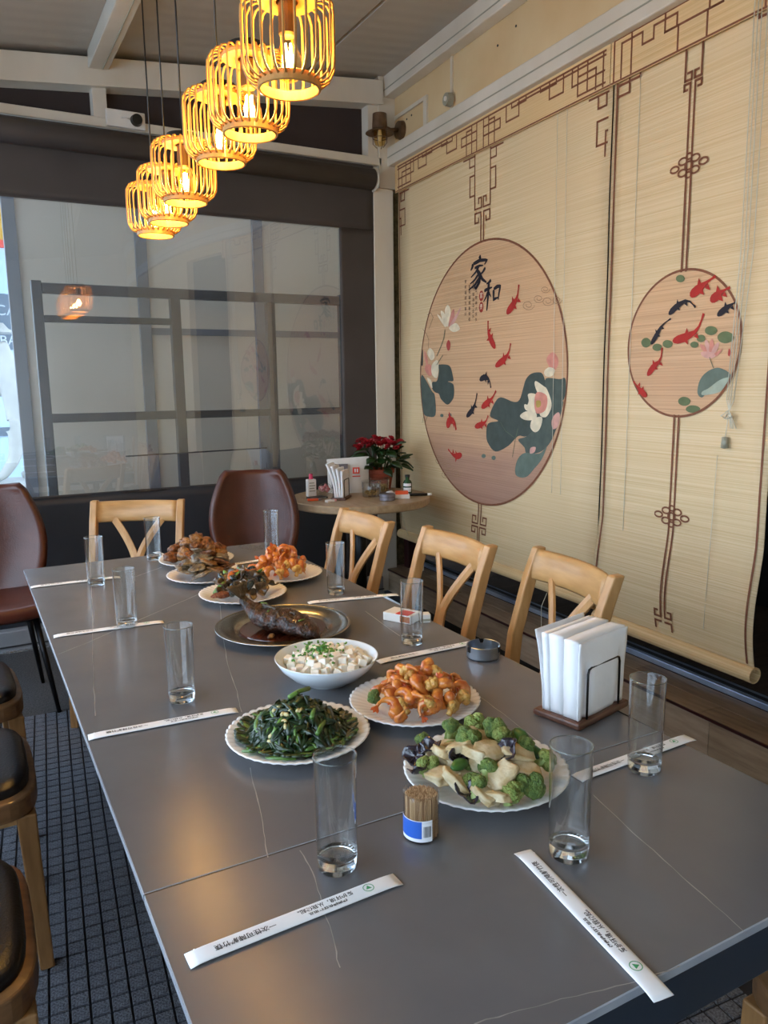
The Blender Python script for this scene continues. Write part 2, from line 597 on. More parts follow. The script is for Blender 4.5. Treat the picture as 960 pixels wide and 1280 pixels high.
# ================================================================== structure
# floor with pads of a gridded carpet
fl = struct(MB().box(-1.75, 2.31, -2.35, 4.34, -0.06, -0.004).build('floor', 'carpet_groove'))
pad_w, pad_l, pitch_x, pitch_y = 0.0385, 0.0405, 0.0425, 0.0450
pm = MB()
hx, hy = pad_w / 2, pad_l / 2
pm.add([(-hx, -hy, -0.006), (hx, -hy, -0.006), (hx, hy, -0.006), (-hx, hy, -0.006), (-hx + .0015, -hy + .0015, 0), (hx - .0015, -hy + .0015, 0), (hx - .0015, hy - .0015, 0), (-hx + .0015, hy - .0015, 0)],
       [(4, 5, 6, 7), (0, 1, 5, 4), (1, 2, 6, 5), (2, 3, 7, 6), (3, 0, 4, 7)])
pad_me = pm.mesh('carpet_pad', 'carpet_pad')
GA = radians(-5.0)
gx, gy = Vector((cos(GA), sin(GA), 0)), Vector((-sin(GA), cos(GA), 0))
g0 = Vector((0.02, 1.52, 0))
rest = MB()
npad = 0
for j in range(-36, 44):
    for i in range(-32, 36):
        p = g0 + gx * (i * pitch_x) + gy * (j * pitch_y)
        if p.y > 3.42 or p.y < -0.05 or p.x < -1.3 or p.x > 1.45:
            continue
        if -1 <= i < 7 and 0 <= j < 37:
            o = link('carpet_pad', pad_me, fl)
            o.location = p
            o.rotation_euler = (0, 0, GA)
            npad += 1
        else:
            M = Matrix.Translation(p) @ Matrix.Rotation(GA, 4, 'Z')
            rest.add([M @ Vector(v) for v in pm.v], pm.f)
ro = rest.build('carpet_pads', 'carpet_pad', fl)
ro['kind'] = 'stuff'
MB().box(-1.75, 2.31, 3.42, 4.335, -0.01, -0.0005).build('carpet_strip', 'carpet_far', fl)

# ledge under the far curtain
lg = struct(MB().box(-1.75, 2.36, 4.345, 4.62, -0.06, 0.115).build('trim_1', 'ledge_grey', bevel=.006))
MB().box(-1.75, 2.36, 4.335, 4.3445, -0.0, 0.012).build('edge_strip', 'ledge_shine', lg)
MB().box(-1.75, 2.36, 4.336, 4.3448, 0.03, 0.036).build('groove', 'dark_frame', lg)

# step along the right wall
def wbox(name, s0, s1, d0, d1, z0, z1, m, parent=None, bevel=0):
    o = MB().box(-d1, -d0, s0, s1, z0, z1).build(name, m, parent, bevel=bevel)
    return o
st = struct(onwall(wbox('floor_step', -2.3, 4.62, -0.30, 0.075, -0.06, 0.136, 'black_void')))
# top planks: two rows, staggered
for row, (da, db) in enumerate(((-0.138, -0.028), (-0.026, 0.088))):
    s = -0.5 - 0.45 * row
    k = row
    while s < 4.55:
        e = min(s + 0.92, 4.6)
        wbox('plank', s + .0012, e - .0012, da, db, 0.1365, 0.15, ['plank_a', 'plank_b', 'plank_c'][(k * 2 + row) % 3], st, bevel=.001)
        s = e
        k += 1
s = -0.6
k = 0
while s < 4.55:
    e = min(s + 1.18, 4.6)
    wbox('riser_board', s + .0012, e - .0012, 0.0755, 0.087, -0.004, 0.1355, ['plank_b', 'plank_a', 'plank_c'][k % 3], st, bevel=.001)
    s = e
    k += 1
wbox('nosing', -0.6, 4.6, 0.0885, 0.094, 0.1385, 0.149, 'maroon', st)
# sliding-window track on the step
tr_ = struct(onwall(wbox('window_1', -0.6, 4.55, -0.215, -0.142, 0.1505, 0.176, 'pale_metal', bevel=.003)))
wbox('track_groove', -0.6, 4.55, -0.19, -0.165, 0.1755, 0.1775, 'dark_frame', tr_)
# room beyond, unlit
dk = struct(onwall(wbox('floor_deck', -0.6, 5.2, -1.4, -0.305, -0.06, 0.112, 'black_void')))
k = 0
s = 0.2
while s < 4.8:
    wbox('deck_plank', s, s + 0.118, -1.38, -0.30, 0.1125, 0.126, 'deck_plank', dk)
    s += 0.121
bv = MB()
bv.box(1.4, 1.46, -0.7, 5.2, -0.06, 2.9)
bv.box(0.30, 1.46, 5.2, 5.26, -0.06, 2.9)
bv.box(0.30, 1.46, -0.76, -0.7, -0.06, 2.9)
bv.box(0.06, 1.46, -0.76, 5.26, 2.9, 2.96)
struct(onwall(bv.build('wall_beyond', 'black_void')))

# right wall above the blinds and its trims
wr = struct(onwall(MB().box(0.0, 0.06, -2.4, 4.56, 2.60, 3.32).box(0.0, 0.06, -2.4, 0.9, -0.05, 2.60).build('wall_right', 'cream_panel')))
wbox('panel_joint', 3.715, 3.73, 0.0005, 0.012, 2.83, 3.2, 'white_trim', wr)
wbox('panel_joint', 3.99, 4.03, 0.0005, 0.012, 2.81, 2.985, 'white_trim', wr)
wbox('panel_joint', 4.03, 4.40, 0.0005, 0.012, 2.965, 2.985, 'white_trim', wr)
for (s_, z_) in ((4.30, 2.925), (4.25, 2.93), (4.19, 2.935), (3.3, 2.99), (3.15, 3.02), (4.34, 2.87)):
    o = MB().lathe([(0, .003), (.006, .002), (.006, 0)], 8).build('screw_hole', 'print_ink', wr)
    o.rotation_euler = (0, -pi / 2, 0)
    o.location = (-0.0005, s_, z_)
t2 = struct(onwall(wbox('trim_2', -2.4, 4.45, 0.0005, 0.055, 2.695, 2.805, 'white_trim', bevel=.006)))
wbox('groove', -2.4, 4.44, 0.0555, 0.0575, 2.742, 2.748, 'plastic_grey', t2)
t3 = struct(onwall(wbox('trim_3', -2.4, 4.5, 0.0005, 0.075, 3.09, 3.215, 'white_trim', bevel=.006)))
wbox('groove', -2.4, 4.49, 0.0755, 0.0775, 3.125, 3.131, 'plastic_grey', t3)

# ceiling of ribbed panels and its frame
def slopebox(x0, x1, y0, y1, below, thick, m, name, parent=None):
    b = MB()
    a0, a1 = ceil_z(x0) - below, ceil_z(x1) - below
    b.hexa([(x0, y0, a0 - thick), (x1, y0, a1 - thick), (x1, y1, a1 - thick), (x0, y1, a0 - thick)], [(x0, y0, a0), (x1, y0, a1), (x1, y1, a1), (x0, y1, a0)])
    return b.build(name, m, parent, bevel=.004)
ce = struct(slopebox(-1.75, 2.62, -2.4, 4.6, -0.10, 0.06, 'ceiling_panel', 'ceiling'))
for (x0, x1) in ((-1.75, -0.42), (-0.40, 0.765), (0.785, 1.93), (1.95, 2.62)):
    for (y0, y1) in ((-2.4, 0.3), (0.31, 4.58)):
        slopebox(x0, x1, y0, y1, -0.039, 0.03, 'ceiling_panel', 'roof_panel', ce)
for i, xr in enumerate((-0.41, 0.775)):
    r_ = struct(slopebox(xr - .05, xr + .05, -2.4, 4.38, -0.008, 0.085, 'white_trim', 'trim_%d' % (4 + i)))
    slopebox(xr + .016, xr + .020, -2.4, 4.37, 0.077, 0.006, 'plastic_grey', 'groove', r_)
fb = MB()
def fz(x): return 2.955 + 0.097 * (x - 0.327)
bm_ = struct(MB().hexa([(-1.75, 4.38, fz(-1.75) - .115), (2.42, 4.38, fz(2.42) - .115), (2.42, 4.5, fz(2.42) - .115), (-1.75, 4.5, fz(-1.75) - .115)],
                       [(-1.75, 4.38, fz(-1.75) + .02), (2.42, 4.38, fz(2.42) + .02), (2.42, 4.5, fz(2.42) + .02), (-1.75, 4.5, fz(-1.75) + .02)]).build('trim_6', 'white_trim', bevel=.004))
MB().hexa([(-1.75, 4.375, fz(-1.75) - .118), (2.42, 4.375, fz(2.42) - .118), (2.42, 4.3795, fz(2.42) - .118), (-1.75, 4.3795, fz(-1.75) - .118)],
          [(-1.75, 4.375, fz(-1.75) - .098), (2.42, 4.375, fz(2.42) - .098), (2.42, 4.3795, fz(2.42) - .098), (-1.75, 4.3795, fz(-1.75) - .098)]).build('lip', 'white_trim', bm_)

# far wall: transom, rail, dark curtain with a clear window
wf = struct(MB().box(-1.75, 2.75, 4.50, 4.52, 2.66, 3.30).build('wall_far', 'transom'))
struct(MB().box(-1.75, 2.42, 4.405, 4.45, 2.695, 2.742).build('trim_7', 'white_trim', bevel=.004))
for xm in (-0.41, 0.775, 2.365):
    MB().box(xm - .035, xm + .035, 4.415, 4.499, 2.742, fz(xm) - .1).build('mullion', 'white_trim', wf, bevel=.003)
# curtain pieces around the window
WX0, WX1, WZ0, WZ1 = -1.45, 2.118, 0.800, 2.312
def wavy(x0, x1, z0, z1, amp, nx=40, nz=10):
    b = MB()
    def fn(u, v):
        x, z = x0 + (x1 - x0) * u, z0 + (z1 - z0) * v
        y = YW - 0.012 + amp * (noise.noise(Vector((x * 1.3, z * .7, 3.1))) + .5 * noise.noise(Vector((x * 4, z * 1.2, 9.0))))
        return (x, y, z)
    b.grid(fn, nx, nz)
    return b
cu = struct(MB().box(-1.75, 2.36, YW - .006, YW + .004, WZ1 + .001, 2.69).build('window_2', 'dark_fabric'))
wavy(-1.75, 2.36, WZ1, 2.64, .012, 70, 10).build('curtain_top', 'dark_fabric', cu, smooth=True, solid=.006)
wavy(WX1, 2.36, 0.10, WZ1, .010, 12, 50).build('curtain_side', 'dark_fabric', cu, smooth=True, solid=.006)
wavy(-1.75, WX0, 0.10, WZ1, .010, 12, 50).build('curtain_side', 'dark_fabric', cu, smooth=True, solid=.006)
wavy(-1.75, WX1, 0.10, WZ0, .012, 70, 14).build('curtain_skirt', 'dark_lower', cu, smooth=True, solid=.006)
MB().tube([(-1.75, 4.375, 2.625), (2.335, 4.375, 2.600)], .062, 16).build('curtain_roll', 'dark_fabric', cu, smooth=True)
MB().lathe([(0, .012), (.055, .012), (.072, 0), (.055, -.004), (0, -.004)], 18).build('roll_end', 'white_trim', cu, smooth=True)
e = bpy.data.objects['roll_end']
e.rotation_euler = (0, pi / 2, 0)
e.location = (2.345, 4.375, 2.600)
for (z_, w_) in ((WZ1 - .001, .010), (WZ0, .010)):
    MB().box(WX0, WX1, YW - .017, YW - .013, z_ - w_ / 2, z_ + w_ / 2).build('welded_hem', 'dark_fabric', cu)
def vtilt(x):
    # the sheet hangs slightly skewed beside its left seam
    u = x - .50
    if abs(u) < .32:
        return -.045 * u
    k = max(0.0, 1 - (abs(u) - .32) / .7)
    return -.045 * .32 * (1 if u > 0 else -1) * k * k * (3 - 2 * k)
vb = MB()
def vfn(u, v):
    x, z = WX0 - .01 + (WX1 - WX0 + .02) * u, WZ0 - .01 + (WZ1 - WZ0 + .02) * v
    return (x, YW - .004 + vtilt(x) + .0004 * noise.noise(Vector((x * 1.1, z * .8, 5.5))), z)
vb.grid(vfn, 140, 24)
vb.build('vinyl_pane', 'vinyl', cu, smooth=True)

struct(MB().box(2.401, 2.535, 4.405, 4.499, 2.565, 3.22).build('trim_11', 'white_trim', bevel=.003))
# corner post, stone strip and door frame in the corner
cp_ = struct(MB().box(2.352, 2.492, 4.395, 4.45, 0.0, 2.56).build('trim_8', 'white_trim', bevel=.005))
struct(MB().box(2.36, 2.75, 4.452, 4.499, 0.0, 2.75).build('wall_corner', 'stone_paper'))
struct(onwall(wbox('trim_9', 4.33, 4.395, -0.09, -0.03, 0.1505, 2.6, 'maroon', bevel=.004)))
struct(onwall(wbox('trim_10', 4.225, 4.25, -0.09, -0.05, 0.1505, 0.55, 'white_trim')))

# shuttered shopfront beyond the clear window
fr = thing('shutter_frame', 'dark metal frame grid standing behind the clear vinyl window', 'frame', (0, 4.50, 0))
for (x0, x1, z0, z1) in ((0.385, 0.435, 0.0, 1.925), (1.10, 1.155, 0.0, 1.86), (1.675, 1.725, 0.0, 1.86), (2.16, 2.21, 0.0, 1.925)):
    MB().box(x0, x1, 0, .05, z0, z1).build('upright', 'dark_frame', fr, bevel=.003)
for (x0, x1, z0, z1) in ((0.436, 2.159, 1.861, 1.915), (0.436, 1.099, 1.715, 1.750), (0.436, 1.099, 1.185, 1.232), (1.156, 1.674, 1.185, 1.228), (1.726, 2.159, 1.185, 1.225), (0.436, 1.099, 0.40, 0.45), (1.156, 1.674, 0.40, 0.45), (1.726, 2.159, 0.40, 0.45)):
    MB().box(x0, x1, .002, .048, z0, z1).build('crossbar', 'dark_frame', fr, bevel=.003)
MB().tube([(0.80, .0, 0.985), (1.64, .0, 0.99)], .004, 6).build('latch_rod', 'black_metal', fr)
sh = thing('roller_screen', 'pale beige screen sheets behind the dark metal frame outside', 'screen', (0, 4.92, 0))
for (x0, x1) in ((0.36, 1.005), (1.075, 1.74), (1.81, 2.60)):
    MB().box(x0, x1, 0, .012, 0.0, 2.62).build('sheet', 'pale_sheet', sh)
for xq in (1.04, 1.775, 0.335):
    MB().box(xq - .034, xq + .034, -.02, .03, 0.0, 2.62).build('post', 'outer_frame', sh, bevel=.003)
for (x0, x1) in ((1.075, 1.74), (1.81, 2.60)):
    MB().box(x0, x1, -.012, -.001, 1.685, 1.725).build('seam_bar', 'outer_frame', sh)

# left side of the room: glazed with posts, low wall, header; back wall
lw = struct(MB().box(-1.80, -1.74, -2.4, 4.6, -0.06, 0.75).box(-1.80, -1.74, -2.4, 4.6, 2.42, 2.95).build('wall_left', 'white_trim'))
for yy in (-2.35, -0.7, 0.95, 2.6, 4.3):
    MB().box(-1.80, -1.74, yy - .04, yy + .04, 0.75, 2.42).build('post', 'white_trim', lw)
for k_, (ya, yb) in enumerate(((-2.31, -0.74), (-0.66, 0.91), (0.99, 2.56), (2.64, 4.26))):
    struct(MB().add([(-1.77, ya, .75), (-1.77, yb, .75), (-1.77, yb, 2.42), (-1.77, ya, 2.42)], [(0, 1, 2, 3)]).build('window_%d' % (3 + k_), 'side_vinyl'))
struct(MB().box(-1.80, 2.7, -2.46, -2.40, -0.06, 3.3).build('wall_back', 'white_trim'))
struct(MB().box(-5, 3.2, 8.0, 13.0, 4.6, 4.7).build('added_shade_canopy', 'outer_frame'))  # added out of view to keep sky light off the statue and banner
struct(MB().box(-14, 9, -8, 26, -0.30, -0.20).build('ground_outside', 'outside_ground'))

